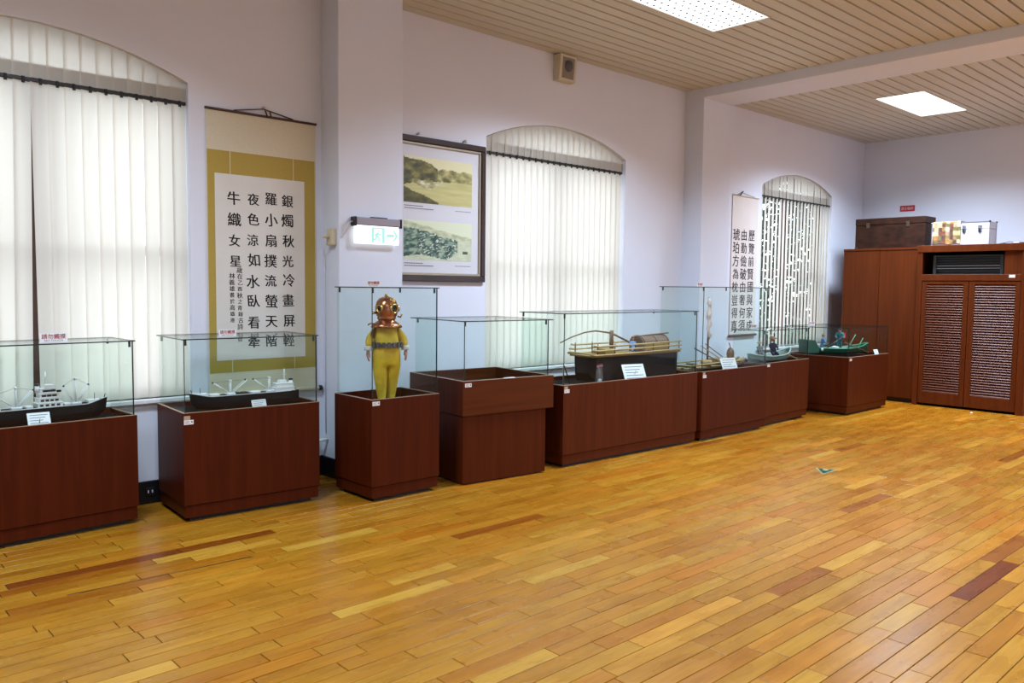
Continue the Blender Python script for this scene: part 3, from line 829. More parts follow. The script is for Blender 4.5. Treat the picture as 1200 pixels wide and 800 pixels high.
for a, b in fr: MB().bbox(a, b, .006).build('frame_bar', M['picframe'], pf)
slip = mat('silver_slip', (.42, .37, .28), .35, .6)
f2 = .024; xa, xb, za, zb = x0+fwid, x1-fwid, z0+fwid, z1-fwid
for a, b in (((xa,-.024,za),(xb,-.006,za+f2)), ((xa,-.024,zb-f2),(xb,-.006,zb)), ((xa,-.024,za+f2),(xa+f2,-.006,zb-f2)), ((xb-f2,-.024,za+f2),(xb,-.006,zb-f2))): MB().bbox(a, b, .004).build('slip_bar', slip, pf)
MB().box((xa, -.010, za), (xb, -.004, zb)).build('mount_sheet', mat('print_paper', (.66, .66, .70), .5), pf)
link('upper_photograph', photo_mesh(4.265-fx, 5.060-fx, 2.352-fz, 2.765-fz, -.0115, photo_one), pf)
link('lower_photograph', photo_mesh(4.265-fx, 5.060-fx, 1.835-fz, 2.195-fz, -.0115, photo_two), pf)
cp = MB()
for zc in (2.322, 1.805):
    for k, (a, b) in enumerate(((.0, .20), (.0, .32))):
        x = 4.275+a
        while x < 4.275+b: cp.box((x-fx, -.0112, zc-.022*k-fz-.004), (x+.011-fx, -.0101, zc-.022*k-fz+.004)); x += .015
    x = 4.86
    while x < 5.05: cp.box((x-fx, -.0112, zc-.016-fz-.003), (x+.010-fx, -.0101, zc-.016-fz+.003)); x += .016
cpo = cp.build('caption_print', mat_grey, pf); cpo['kind'] = 'stuff'
for xx in (4.42, 4.96): MB().lathe([(.008, 0), (.008, .03), (.014, .03), (.014, .034)], (xx-fx, 0, z1+.022), 8, axis='y').build('wall_hook', M['chrome'], pf)

# ================================================================== WALL FITTINGS
# lit exit sign on the pillar
ex = thing('exit_sign', 'lit white exit sign with pale green running man and arrow on the pillar', 'exit sign', (3.79, PY, 1.94))
MB().bbox((-.215, -.07, .150), (.215, -.001, .212), .006).build('housing', mat('sign_housing', (.34, .31, .34), .35, .3), ex)
for s_ in (-1, 1): MB().bbox((s_*.2225-.0075, -.074, .140), (s_*.2225+.0075, -.001, .216), .003).build('end_cap', M['black'], ex)
MB().bbox((-.06, -.05, .212), (.10, -.02, .222), .003).build('top_vent', M['black'], ex)
MB().bbox((-.215, -.045, 0), (.215, -.027, .150), .002).build('light_panel', emis('exit_panel', (.98, 1.0, 1.0), 1.5), ex)
grn = emis('exit_green', (.50, .93, .84), 1.0)
g = MB()
yv = -.046
def q(a, b, c_, d): g.box((a, yv-.001, b), (c_, yv+.0005, d))
q(-.058, .010, -.034, .138); q(.046, .010, .070, .138); q(-.055, .125, .067, .138)
for pts in ([(.002, .098), (-.006, .070)], [(-.006, .070), (.016, .050), (.012, .024)], [(-.006, .070), (-.020, .045), (-.036, .034)], [(.002, .092), (.022, .078), (.030, .088)], [(.002, .092), (-.016, .084), (-.024, .066)]):
    for a, b in zip(pts, pts[1:]):
        d = Vector((b[0]-a[0], 0, b[1]-a[1])); nn = Vector((-d.z, 0, d.x)).normalized()*.0070
        A = Vector((a[0], yv, a[1])); B = Vector((b[0], yv, b[1]))
        g.add([A+nn, B+nn, B-nn, A-nn, A+nn+Vector((0,-.001,0)), B+nn+Vector((0,-.001,0)), B-nn+Vector((0,-.001,0)), A-nn+Vector((0,-.001,0))], [(0,1,2,3),(4,7,6,5),(0,4,5,1),(2,6,7,3)])
g.lathe([(.009, 0), (.009, .0015)], (.008, yv, .110), 10, axis='y')
q(.090, .062, .165, .088); g.prism([(.150, .028), (.166, .028), (.205, .075), (.166, .122), (.150, .122), (.180, .075)], yv-.001, yv+.0005)
g.build('green_symbols', grn, ex)
MB().tube([(-.228, -.03, .178), (-.26, -.022, .165), (-.29, -.006, .10), (-.32, -.004, .04)], .005, 6).build('power_cord', M['white'], ex)
# small box with wire on the pillar's side
sb = thing('wall_sensor_box', 'small cream box with a wire on the side of the exit sign pillar', 'sensor', (3.45, 5.885, 1.92))
MB().bbox((-.045, -.055, 0), (-.001, .035, .135), .006).build('housing', M['cream'], sb)
MB().tube([(-.045, -.01, .065), (-.085, -.01, .068), (-.098, -.01, .060)], .011, 8).build('stub_arm', M['cream'], sb)
MB().tube([(-.075, -.01, .06), (-.075, -.008, .02), (-.03, .10, -.05), (-.006, .12, -.2), (-.006, .12, -1.56)], .0045, 6).build('hanging_wire', M['white'], sb)
pc = thing('pipe_stub', 'short white pipe stub with cream cap low on the wall beside the diver case', 'pipe', (3.36, 6.0, .30))
MB().tube([(.085, -.02, .012), (-.02, -.02, .012)], .014, 10).build('pipe', M['white'], pc)
MB().lathe([(.020, 0), (.020, .02)], (-.03, -.02, .012), 10, axis='x').build('cap', M['cream'], pc)
MB().bbox((-.012, -.028, -.004), (.012, .07, .026), .003).build('bracket', M['cream'], pc)
# loudspeaker
sp = thing('wall_speaker', 'cream box loudspeaker with grey grille high above the middle window', 'speaker', (6.285, W, 3.745))
sp_b = MB().add([(-.125,-.085,0),(.125,-.085,0),(.125,-.002,.0),(-.125,-.002,0),(-.125,-.110,.265),(.125,-.110,.265),(.125,-.002,.265),(-.125,-.002,.265)],
                [(0,3,2,1),(4,5,6,7),(0,1,5,4),(1,2,6,5),(2,3,7,6),(3,0,4,7)])
body = sp_b.build('cabinet', M['cream'], sp)
bv = body.modifiers.new('bevel', 'BEVEL'); bv.width = .006; bv.segments = 2
slope = math.atan2(.025, .265)
RT = Matrix.Translation((0, -.0975, .1325)) @ Matrix.Rotation(slope, 4, 'X')
MB().box((-.088, -.004, -.105), (.088, .0015, .105)).xf(RT).build('grille', mat('speaker_grille', (.26, .23, .19), .8, var=.2, scale=(150,150,150)), sp)
MB().lathe([(.060, .0045), (.058, .010), (.034, .0065), (.030, .012), (.012, .014)], (0, 0, .022), 20, axis='y').xf(RT).build('cone', mat('speaker_cone', (.10, .09, .095), .6), sp)
MB().box((.02, -.0055, -.125), (.06, -.0005, -.115)).xf(RT).build('badge', M['chrome'], sp)
MB().bbox((-.06, -.03, .265), (.06, -.001, .2735), .002).build('mount', M['black'], sp)
# red wall sign
ws = thing('wall_sign', 'small red sign with white lettering on the end wall above the trunk', 'sign', (BX, 5.346, 2.868))
MB().bbox((-.006, -.114, 0), (-.001, .114, .092), .001).build('plate', M['red'], ws)
lt = MB(); put_text(lt, '禁止吸菸', 0, .046, 1, 0, width=.185, bold=.0012); lt.xf(Matrix.Translation((-.0068, 0, 0)) @ Matrix.Rotation(-PI/2, 4, 'Z')); lt.build('white_lettering', M['white'], ws)
# floor sticker
fs_ = thing('floor_sticker', 'small green footprint sticker on the plank floor', 'sticker', (6.87, 3.33, .0008), math.radians(20))
poly = [(.10*math.cos(a), .085*math.sin(a)) for a in [i*2*PI/18 for i in range(18)]]
MB().prismz([(-.14, 0), (.11, -.10), (.11, .10)], 0, .0006).build('backing', mat('sticker_pale', (.26, .24, .12), .9, spec=.1), fs_)
st = MB(); st.prismz([(-.105, 0), (.02, -.05), (.02, .05)], .0006, .0009); st.prismz([(.03, -.045), (.095, -.07), (.095, -.03), (.03, -.012)], .0006, .0009); st.prismz([(.03, .012), (.095, .03), (.095, .07), (.03, .045)], .0006, .0009)
st.build('green_print', mat('sticker_green', (.005, .045, .03), .9, spec=.1), fs_)
tag(MB().bbox((11.66, 3.675, .0008), (11.69, 3.70, .012), .003).build('paper_scrap', M['paper']), 'tiny white paper scrap on the floor before the slatted doors', 'paper')
#==OBJ2==
# ================================================================== MODEL SHIPS
hull_black = mat('hull_black', (.006, .0055, .0065), .5, spec=.25); hull_red = mat('hull_dark_red', (.022, .006, .004), .55, spec=.25)
model_white = mat('model_white', (.78, .80, .80), .5); model_dark = mat('model_dark', (.015, .018, .02), .4)
def loft(stations, close=True):
    """stations: list of rings of points with equal length"""
    mb = MB(); n = len(stations[0]); vs = [p for r in stations for p in r]; fs = []
    for i in range(len(stations)-1):
        for k in range(n-1):
            fs.append((i*n+k, i*n+k+1, (i+1)*n+k+1, (i+1)*n+k))
        if close: fs.append((i*n+n-1, i*n, (i+1)*n, (i+1)*n+n-1))
    fs.append(tuple(range(n))); fs.append(tuple((len(stations)-1)*n+k for k in range(n))[::-1])
    return mb.add(vs, fs)
def cargo_ship(label, loc, rz, L, beam, hh, house, derricks, hatches, group):
    t = thing('model_cargo_ship', label, 'model ship', loc, rz, group)
    def half(u):   # u 0 stern .. 1 bow
        if u > .78: return max(.03, 1-((u-.78)/.22)**2)
        if u < .12: return .62+.38*(u/.12)
        return 1.
    def sheer(u): return hh*(1+.30*max(0, (u-.86)/.14)**.8+.10*max(0, (.12-u)/.12))
    def ring(u, z0, z1, k0, k1):
        x = -L/2+L*u; b = half(u)*beam/2
        rake = .05*L*max(0, (u-.8)/.2)
        return [(x-rake, -b*k0, z0), (x, -b*k1, z1), (x, b*k1, z1), (x-rake, b*k0, z0)]
    us = [0, .04, .1, .2, .35, .5, .65, .78, .84, .88, .92, .96, .985, 1.]
    loft([ring(u, 0, hh*.45, .80, .97) for u in us]).build('lower_hull', hull_red, t)
    up = MB()
    st = []
    for u in us:
        x = -L/2+L*u; b = half(u)*beam/2; zt = sheer(u)
        st.append([(x, -b*.97, hh*.45), (x+.012*max(0,(u-.8)/.2), -b, zt), (x+.012*max(0,(u-.8)/.2), b, zt), (x, b*.97, hh*.45)])
    loft(st).build('upper_hull', hull_black, t)
    rim = MB()
    for s_ in (-1, 1):
        rim.tube([(-L/2+L*u, s_*half(u)*beam/2*.985, sheer(u)+.002) for u in us], .0026, 5)
    rim.build('deck_rail', model_white, t)
    # raised forecastle
    MB().prismz([(L*.36, -beam*.33), (L*.455, -beam*.14), (L*.455, beam*.14), (L*.36, beam*.33)], hh*1.05, hh*1.05+.018).build('forecastle', model_white, t)
    MB().tube([(L*.42, 0, hh*1.2), (L*.42, 0, hh*1.2+.045)], .0022, 5).tube([(L*.49, 0, hh*1.25), (L*.50, 0, hh*1.3+.025)], .003, 5).build('jack_staff', model_dark, t)
    # superstructure in tiers
    hx0, hx1, tiers = house
    z = hh
    for k in range(tiers):
        sh = .012*k; th = .030
        ho = MB().bbox((hx0+sh*.6, -beam*.40+.006*k, z), (hx1-sh, beam*.40-.006*k, z+th-.003), .0015)
        ho.bbox((hx0+sh*.6-.003, -beam*.42+.006*k, z+th-.004), (hx1-sh+.003, beam*.42-.006*k, z+th), .001)
        h_ = ho.build('deckhouse', model_white, t)
        win = MB(); nw = max(2, int((hx1-hx0-sh*1.6)/.03))
        for i in range(nw):
            xa = hx0+sh*.6+.008+(hx1-hx0-sh*1.6-.016)*(i+.12)/nw
            win.box((xa, -beam*.40+.006*k-.0012, z+.008), (xa+(hx1-hx0)*.55/nw, -beam*.40+.006*k+.001, z+.021))
        win.build('window_openings', model_dark, h_)
        z += th
    bx = (hx0+hx1)/2
    MB().bbox((bx-.02, -beam*.22, z), (bx+.032, beam*.22, z+.022), .002).build('bridge', model_white, t)
    MB().tube([(bx-.012, 0, z+.02), (bx-.012, 0, z+.105)], [.006, .003], 6).tube([(bx-.012, -.022, z+.075), (bx-.012, .022, z+.075)], .0025, 5).tube([(bx-.028, 0, z+.062), (bx+.004, 0, z+.062)], .0022, 5).build('main_mast', model_white, t)
    fx_ = hx0+.012
    MB().lathe([(.015, 0), (.014, .050)], (fx_, 0, z-.03), 12).build('funnel', model_white, t)
    MB().lathe([(.0165, 0), (.0165, .010)], (fx_, 0, z+.019), 12).build('funnel_cap', model_dark, t)
    MB().bbox((hx1-.036, -beam*.43, z-.026), (hx1-.008, -beam*.36, z-.012), .003).build('lifeboat', hull_red if tiers > 2 else model_white, t)
    for (dx, h, booms) in derricks:
        d = MB()
        for s_ in (-1, 1): d.tube([(dx, s_*.012, hh), (dx, s_*.009, hh+h)], [.0055, .004], 6)
        d.bbox((dx-.007, -.018, hh+h-.004), (dx+.007, .018, hh+h+.006), .002)
        d.bbox((dx-.030, -.028, hh), (dx+.030, .028, hh+.014), .003)
        dd = d.build('derrick_post', model_white, t)
        for (ex_, ez) in booms:
            for s_ in (-1, 1):
                MB().tube([(dx+(.012 if ex_ > 0 else -.012), s_*.014, hh+.014), (dx+ex_, s_*.020, hh+ez)], [.0042, .0030], 6).build('boom', model_white, t)
            MB().sphere((dx+ex_, -.018, hh+ez), .007, 8).build('boom_block', model_dark, t)
            MB().tube([(dx, 0, hh+h), (dx+ex_, 0, hh+ez)], .0008, 4).build('rigging', model_dark, t)
    for (xa, xb, dark) in hatches:
        MB().bbox((xa, -beam*.26, hh), (xb, beam*.26, hh+.014), .003).build('hatch_cover', model_dark if dark else model_white, t)
    for s_ in (-.28, .28): MB().bbox((L*s_-.03, -beam*.12, -.012), (L*s_+.03, beam*.12, .001), .001).build('cradle', hull_red, t)
    return t
SHIP = 'ship models with white deckhouses'
zc1 = .725-.03+.0125
p = cpt('c1', .475, .235, zc1)
cargo_ship('black hulled model cargo ship with four white cranes, leftmost case', p, math.radians(3), .84, .125, .095, (.00, .145, 4), [(-.11, .135, [(-.115, .095), (.095, .115)]), (.235, .17, [(-.075, .125), (.075, .125)])], [(-.34, -.20, False), (-.06, -.02, False), (.16, .20, False)], SHIP)
zc2 = .738-.03+.0125
p = cpt('c2', .53, .27, zc2)
cargo_ship('black hulled model cargo ship with bow to the left, under the long scroll', p, math.radians(176.5), .785, .115, .085, (-.355, -.205, 2), [(.115, .10, [(.12, .09), (-.115, .10)]), (-.175, .105, [(.115, .10)])], [(-.10, -.03, False), (-.01, .03, True), (.045, .075, True), (.20, .26, False)], SHIP)

# ================================================================== DIVER
def skin_mesh(name, verts, edges, radii, root=0, levels=2, mats=None):
    me = bpy.data.meshes.new(name); me.from_pydata([tuple(v) for v in verts], edges, [])
    o = bpy.data.objects.new(name, me); C.objects.link(o)
    md = o.modifiers.new('skin', 'SKIN'); md.use_smooth_shade = True
    for i, r in enumerate(radii):
        d = me.skin_vertices[0].data[i]; d.radius = (r, r) if not isinstance(r, tuple) else r; d.use_root = (i == root)
    sb_ = o.modifiers.new('sub', 'SUBSURF'); sb_.levels = levels; sb_.render_levels = levels
    dg = bpy.context.evaluated_depsgraph_get(); dg.update()
    nm = bpy.data.meshes.new_from_object(o.evaluated_get(dg)); nm.name = name
    bpy.data.objects.remove(o); bpy.data.meshes.remove(me)
    nm.materials.clear(); nm.materials.append(mats)
    for p_ in nm.polygons: p_.use_smooth = True
    return nm
suit = mat('yellow_canvas', (.60, .41, .020), .75, var=.18, scale=(22,22,22), bump=.5)
skin = mat('mannequin_skin', (.42, .22, .17), .55); cuff_m = mat('white_cuff', (.62, .62, .60), .7)
copper = mat('copper', (.50, .20, .085), .24, 1.0, var=.3, scale=(14,14,14)); brass = mat('brass', (.62, .40, .14), .25, 1.0)
lead = mat('lead_weight', (.10, .095, .10), .55, .3)
dv = thing('diver_mannequin', 'diver mannequin in yellow suit with copper helmet and grey weight belt', 'mannequin', (3.548, 5.262, .6875), math.radians(-22))
V = [(0,0,.375),(0,.004,.455),(0,0,.545),(0,0,.615),(0,0,.66),
     (.078,0,.578),(.125,.004,.510),(.142,-.012,.440),
     (-.078,0,.578),(-.125,.004,.510),(-.142,-.012,.440),
     (.052,0,.315),(.046,.020,.180),(.040,.030,.055),(.040,.012,.022),
     (-.052,-.004,.315),(-.050,-.022,.180),(-.042,-.012,.055),(-.042,-.032,.022)]
E_ = [(0,1),(1,2),(2,3),(3,4),(2,5),(5,6),(6,7),(2,8),(8,9),(9,10),(0,11),(11,12),(12,13),(13,14),(0,15),(15,16),(16,17),(17,18)]
Rr = [(.100,.078),(.104,.080),(.104,.076),(.060,.056),(.045,.045),.050,.040,.028,.050,.040,.028,.068,.052,.036,.030,.068,.052,.036,.030]
link('suit', skin_mesh('suit', V, E_, Rr, 0, 2, suit), dv)
for s_ in (-1, 1):
    MB().lathe([(.0300, 0), (.0325, .004), (.0325, .030), (.0300, .034)], (s_*.144, -.014, .415), 14).build('cuff', cuff_m, dv)
    hv_ = [(0,0,0),(0,-.002,-.022),(0,-.004,-.044)]; he = [(0,1),(1,2)]; hr_ = [.013,(.017,.011),(.018,.010)]
    for k, (yy, ln_) in enumerate(((-.018,.030),(-.009,.036),(.002,.034),(.012,.027))):
        b0 = len(hv_); hv_ += [(s_*.002, yy, -.052), (s_*.001, yy-.003, -.052-ln_*.55), (-s_*.006, yy-.008, -.052-ln_)]; he += [(2, b0), (b0, b0+1), (b0+1, b0+2)]; hr_ += [.0062,.0055,.0045]
    b0 = len(hv_); hv_ += [(-s_*.003, -.018, -.022), (-s_*.006, -.030, -.040), (-s_*.008, -.034, -.056)]; he += [(1, b0), (b0, b0+1), (b0+1, b0+2)]; hr_ += [.0075,.0065,.005]
    ho = link('hand', skin_mesh('hand', hv_, he, hr_, 0, 1, skin), dv); ho.location = (s_*.146, -.016, .418)
for s_, oy in ((1, .012), (-1, -.032)):
    MB().add(*(lambda P: (P, [(0,3,2,1),(4,5,6,7),(0,1,5,4),(1,2,6,5),(2,3,7,6),(3,0,4,7)]))([(s_*.041-.030, oy-.062, 0),(s_*.041+.030, oy-.062, 0),(s_*.041+.027, oy+.045, 0),(s_*.041-.027, oy+.045, 0),(s_*.041-.024, oy-.045, .032),(s_*.041+.024, oy-.045, .032),(s_*.041+.024, oy+.040, .045),(s_*.041-.024, oy+.040, .045)])).build('boot', cuff_m, dv)
belt = MB()
bl = []
for k in range(25):
    a = 2*PI*k/24; bl.append((.110*math.cos(a), .088*math.sin(a), .458))
belt.tube(bl, .010, 6); bo = belt.build('weight_belt', lead, dv)
for k in range(9):
    a = -PI/2+(k-4)*.36
    w_ = MB().bbox((-.015, -.014, -.021), (.015, .006, .021), .004); w_.xf(Matrix.Translation((.113*math.cos(a), .091*math.sin(a), .458)) @ Matrix.Rotation(a+PI/2, 4, 'Z')); w_.build('belt_weight', lead, bo)
cor = MB().lathe([(.118, .588), (.122, .596), (.112, .612), (.085, .630), (.066, .642), (.066, .655)], (0, 0, 0), 24); cor.xf(Matrix.Scale(.84, 4, (0,1,0))); co = cor.build('corselet', copper, dv)
for k in range(8):
    a = 2*PI*k/8+.2; MB().sphere((.104*math.cos(a), .088*math.sin(a), .612), .008, 8).build('bolt', brass, co)
he_ = thing_h = MB().lathe([(.068, .652), (.075, .660), (.070, .668), (.080, .685), (.0875, .715), (.0875, .745), (.078, .785), (.058, .812), (.030, .824), (.008, .827)], (0,0,0), 28).build('helmet', copper, dv)
he_.rotation_euler = (0, 0, math.radians(28))
def port(c, ang, r, tiltz=0., name='face_port'):
    Mx = Matrix.Translation(c) @ Matrix.Rotation(ang, 4, 'Z') @ Matrix.Rotation(tiltz, 4, 'X')
    MB().lathe([(r, -.006), (r*1.05, .010), (r*.92, .018), (r*.76, .018), (r*.74, .004)], (0,0,0), 18, axis='y').xf(Mx).build(name, brass, he_)
    MB().lathe([(r*.78, .002), (r*.70, .008)], (0,0,0), 18, axis='y').xf(Mx).build('port_glass', mat_portglass, he_)
mat_portglass = mat('dark_port_glass', (.012, .020, .015), .08, spec=.8)
port((0, -.082, .735), 0, .038); port((.078, -.02, .735), math.radians(82), .030, name='side_port'); port((-.078, -.02, .735), math.radians(-82), .030, name='side_port')
port((0, -.058, .795), 0, .020, -.75, 'upper_port')
MB().lathe([(.016, .82), (.016, .838), (.011, .846)], (0, .0, 0), 12).build('top_valve', brass, he_)
MB().tube([(-.078, .035, .70), (-.108, .03, .705), (-.124, .01, .70)], .009, 8).build('air_elbow', brass, he_)
MB().tube([(.07, -.045, .675), (.09, -.06, .668), (.088, -.075, .690)], .007, 8).build('exhaust_cock', brass, he_)
MB().tube([(-.10, -.03, .618), (-.135, -.035, .622), (-.15, -.03, .61)], .007, 8).build('hose_fitting', brass, co)

# ================================================================== MODEL BOATS
bamboo = mat('bamboo', (.40, .28, .115), .5, var=.25, scale=(30,30,30)); bamboo_d = mat('dark_bamboo', (.13, .065, .025), .5, var=.3, scale=(30,30,30))
yellow_w = mat('yellow_wood', (.27, .165, .035), .55, var=.2, scale=(20,20,20)); thatch = mat('cabin_roof', (.15, .09, .06), .7, var=.25, scale=(40,40,40))
blue_c = mat('blue_cloth', (.12, .22, .42), .8); navy = mat('navy_cloth', (.012, .016, .04), .8); straw = mat('straw_hat', (.24, .12, .05), .8); face = mat('figurine_skin', (.50, .30, .22), .6)
# railed boat in the long case (local x along the case, deck at z .705)
d5 = .7051
b5 = thing('model_bamboo_boat', 'black hulled model boat with bamboo rails and arched cabin', 'model boat', cpt('c5', 1.235, .335, d5), CASES['c5'].rotation_euler[2])
st = []
for x, b, zb in ((-.66, .10, .08), (-.60, .135, .0), (-.3, .15, 0), (.3, .15, 0), (.60, .14, 0), (.655, .12, .02)):
    st.append([(x, -b*.92, zb), (x, -b, .235), (x, b, .235), (x, b*.92, zb)])
loft(st).build('hull', hull_black, b5)
MB().bbox((-.67, -.155, .235), (.665, .155, .250), .003).build('deck', yellow_w, b5)
for s_ in (-1, 1):
    for z, k in ((.262, 1.), (.305, .97), (.345, .94)):
        MB().tube([(-.70*k, s_*.150, z), (-.62*k, s_*.156, z-.008), (0, s_*.16, z-.004), (.67, s_*.155, z+.004)], .0085, 7).build('rail_pole', bamboo, b5)
    for x in (-.60, -.36, -.05, .22, .47, .64):
        MB().tube([(x, s_*.150, .24), (x, s_*.150, .36)], .006, 6).build('rail_post', bamboo_d, b5)
for x in (-.66, -.69): MB().tube([(x, -.16, .27), (x, .16, .27)], .008, 6).build('cross_pole', bamboo, b5)
for s_ in (-.014, .014): MB().tube([(-.245+s_, 0, .25), (-.245+s_, 0, .475)], .011, 8).build('mast_pole', bamboo_d, b5)
MB().tube([(-1.0, -.05, .385), (-.85, -.04, .43), (-.65, -.02, .468), (-.47, 0, .478), (-.25, .0, .45), (-.02, .01, .37), (.06, .01, .335)], [.005, .006, .007, .008, .009, .010, .010], 7).build('steering_sweep', bamboo_d, b5)
MB().bbox((-.44, -.10, .25), (-.30, .02, .305), .004).build('crate', yellow_w, b5)
MB().bbox((-.40, .03, .25), (-.26, .10, .29), .004).build('crate', bamboo, b5)
cab = []
for i in range(9):
    a = PI*i/8; cab.append((-.092*math.cos(a), .335+.072*math.sin(a)))
def arch_ring(x, k): return [(x, y*k, .335+(z-.335)*k) for y, z in cab] + [(x, .095*k, .25), (x, -.095*k, .25)]
MB().bbox((.15, -.10, .25), (.53, .10, .33), .004).build('cabin_wall', yellow_w, b5)
loft([arch_ring(.13, 1.0), arch_ring(.18, 1.06), arch_ring(.50, 1.06), arch_ring(.55, 1.0)]).build('cabin_roof', thatch, b5)
for x in (.15, .34, .53): MB().tube([(x, y*1.09, .335+(z-.335)*1.09) for y, z in cab], .008, 6).build('roof_hoop', bamboo_d, b5)
MB().lathe([(.05, 0), (.05, .006)], (.552, 0, .358), 14, axis='x').build('cabin_end', xuan, b5)
MB().tube([(.06, -.02, .405), (.62, -.02, .428)], .008, 6).build('ridge_pole', bamboo_d, b5)

def figurine(name, label, loc, rz, h, top, legs, hat, hatm, seated=False, lean=0., group='small figurines in the model boats'):
    t = thing(name, label, 'figurine', loc, rz, group)
    if seated:
        V = [(0,0,.10),(0,lean*.5,.30),(0,lean,.50),(0,lean,.60),(.15,lean,.50),(.17,lean-.12,.36),(.10,lean-.24,.30),(-.15,lean,.50),(-.17,lean-.12,.36),(-.10,lean-.24,.30),(.10,-.20,.16),(.11,-.30,.05),(-.10,-.20,.16),(-.11,-.30,.05)]
        hz = .72
    else:
        V = [(0,0,.48),(0,lean*.5,.62),(0,lean,.76),(0,lean,.83),(.14,lean,.77),(.18,lean-.04,.62),(.16,lean-.14,.52),(-.14,lean,.77),(-.18,lean-.04,.62),(-.16,lean-.14,.52),(.07,0,.26),(.08,0,.03),(-.07,0,.26),(-.08,0,.03)]
        hz = .905
    Ed = [(0,1),(1,2),(2,3),(2,4),(4,5),(5,6),(2,7),(7,8),(8,9),(0,10),(10,11),(0,12),(12,13)]
    Rd = [.11,.11,.10,.045,.055,.045,.035,.055,.045,.035,.07,.05,.07,.05]
    nb = link('clothed_body', skin_mesh('clothed_body', [tuple(c*h for c in v) for v in V], Ed, [r*h for r in Rd], 0, 1, top), t)
    MB().sphere((0, lean*h, hz*h), (.075*h, .08*h, .095*h), 10).build('head', face, t)
    if hat == 'cone': MB().lathe([(.19*h, 0), (.185*h, .012*h), (.09*h, .075*h), (.01*h, .12*h)], (0, lean*h, (hz+.035)*h), 16).build('hat', hatm, t)
    else: MB().lathe([(.085*h, 0), (.09*h, .04*h), (.07*h, .085*h), (.02*h, .10*h)], (0, lean*h, (hz+.03)*h), 14).build('cap', hatm, t)
    return t
figurine('boatman_figurine', 'small boatman in blue at the cabin of the bamboo railed boat', cpt('c5', 1.225, .262, d5+.2560), -.6, .19, blue_c, blue_c, 'cap', straw, seated=True)
# plastic bag and the small line rig in the same case
bg = thing('plastic_bag', 'clear plastic bag with a pink seal standing by the bamboo railed boat', 'bag', cpt('c5', .565, .095, d5), .2)
st = []
for z, a, b in ((0, .045, .022), (.05, .058, .026), (.11, .055, .018), (.16, .050, .008), (.185, .050, .004)):
    st.append([(a*math.cos(q_), b*math.sin(q_)+.004*math.sin(z*60), z) for q_ in [2*PI*i/12 for i in range(12)]])
loft(st).build('bag_film', M['bag'], bg)
MB().box((-.052, -.0065, .160), (.052, .0065, .172)).build('pink_seal', mat('pink_seal', (.5, .08, .18), .5), bg)
MB().sphere((.004, 0, .026), (.036, .015, .022), 10).build('white_lump', model_white, bg)
rg = thing('net_pole_model', 'small model of crossed net poles at the left end of the long case', 'model', cpt('c5', .20, .22, d5), 0)
MB().tube([(-.035, -.05, .004), (.015, 0, .175)], .006, 6).build('pale_pole', bamboo, rg)
MB().tube([(.075, -.03, .004), (.025, 0, .18)], .006, 6).build('dark_pole', hull_black, rg)
MB().tube([(.02, 0, .175), (-.06, .02, .165), (-.14, .03, .12)], .002, 5).tube([(.02, 0, .175), (.12, .03, .15), (.20, .04, .115)], .002, 5).build('line', bamboo_d, rg)
MB().bbox((-.05, -.06, 0), (.10, .03, .006), .002).build('foot_board', hull_black, rg)

# bamboo raft with furled sail
d6 = .7051
b6 = thing('model_bamboo_raft', 'model bamboo raft with a tall furled sail in the tall glass case', 'model boat', cpt('c6', .62, .335, d6), 0)
for k in range(9):
    y = -.135+.034*k
    MB().tube([(-.56, y, .035), (-.30, y, .030), (.20, y, .030), (.42, y, .045), (.56, y*.9, .095+.01*(k % 2))], [.014, .016, .017, .016, .012], 8).build('bamboo_stem', bamboo if k % 3 else bamboo_d, b6)
for x in (-.48, -.2, .12, .40): MB().tube([(x, -.16, .056 if x < .3 else .07), (x, .16, .056 if x < .3 else .07)], .009, 6).build('cross_beam', bamboo_d, b6)
for s_ in (-1, 1): MB().tube([(-.55, s_*.15, .075), (.45, s_*.15, .085)], .010, 7).build('side_pole', bamboo, b6)
MB().tube([(0, .02, .04), (0, .02, .80)], [.013, .008], 8).build('mast', bamboo_d, b6)
sm = MB(); pts = []; rs = []
for i in range(12):
    z = .33+.46*i/11; pts.append((.012*math.sin(i*1.7), .012+.008*math.cos(i*2.3), z)); rs.append(.020+.007*math.sin(i*2.1)+(.006 if 3 < i < 9 else 0))
sm.tube(pts, rs, 9); sm.build('furled_sail', mat('sail_cloth', (.56, .46, .42), .9, var=.15, scale=(25,25,25)), b6)
MB().tube([(-.36, -.05, .25), (.06, -.10, .08)], .007, 6).build('oar', bamboo_d, b6)
MB().tube([(-.20, -.02, .27), (.16, -.06, .10)], .006, 6).build('oar', bamboo, b6)
MB().tube([(-.02, .04, .28), (.30, .02, .12)], .005, 6).build('oar', bamboo_d, b6)
MB().bbox((.05, -.08, .055), (.22, .04, .115), .004).build('fish_crate', yellow_w, b6)
MB().lathe([(.05, 0), (.062, .03), (.06, .05), (.052, .055)], (-.14, -.06, .055), 14).build('basket', bamboo, b6)
MB().sphere((.40, -.02, .15), (.045, .045, .075), 12).build('bait_basket', bamboo_d, b6)
MB().tube([(.40, -.02, .21), (.36, -.03, .27), (.33, -.04, .28)], .006, 6).build('basket_handle', bamboo_d, b6)
MB().sphere((.35, -.07, .085), (.05, .03, .020), 10).build('net_bundle', model_white, b6)

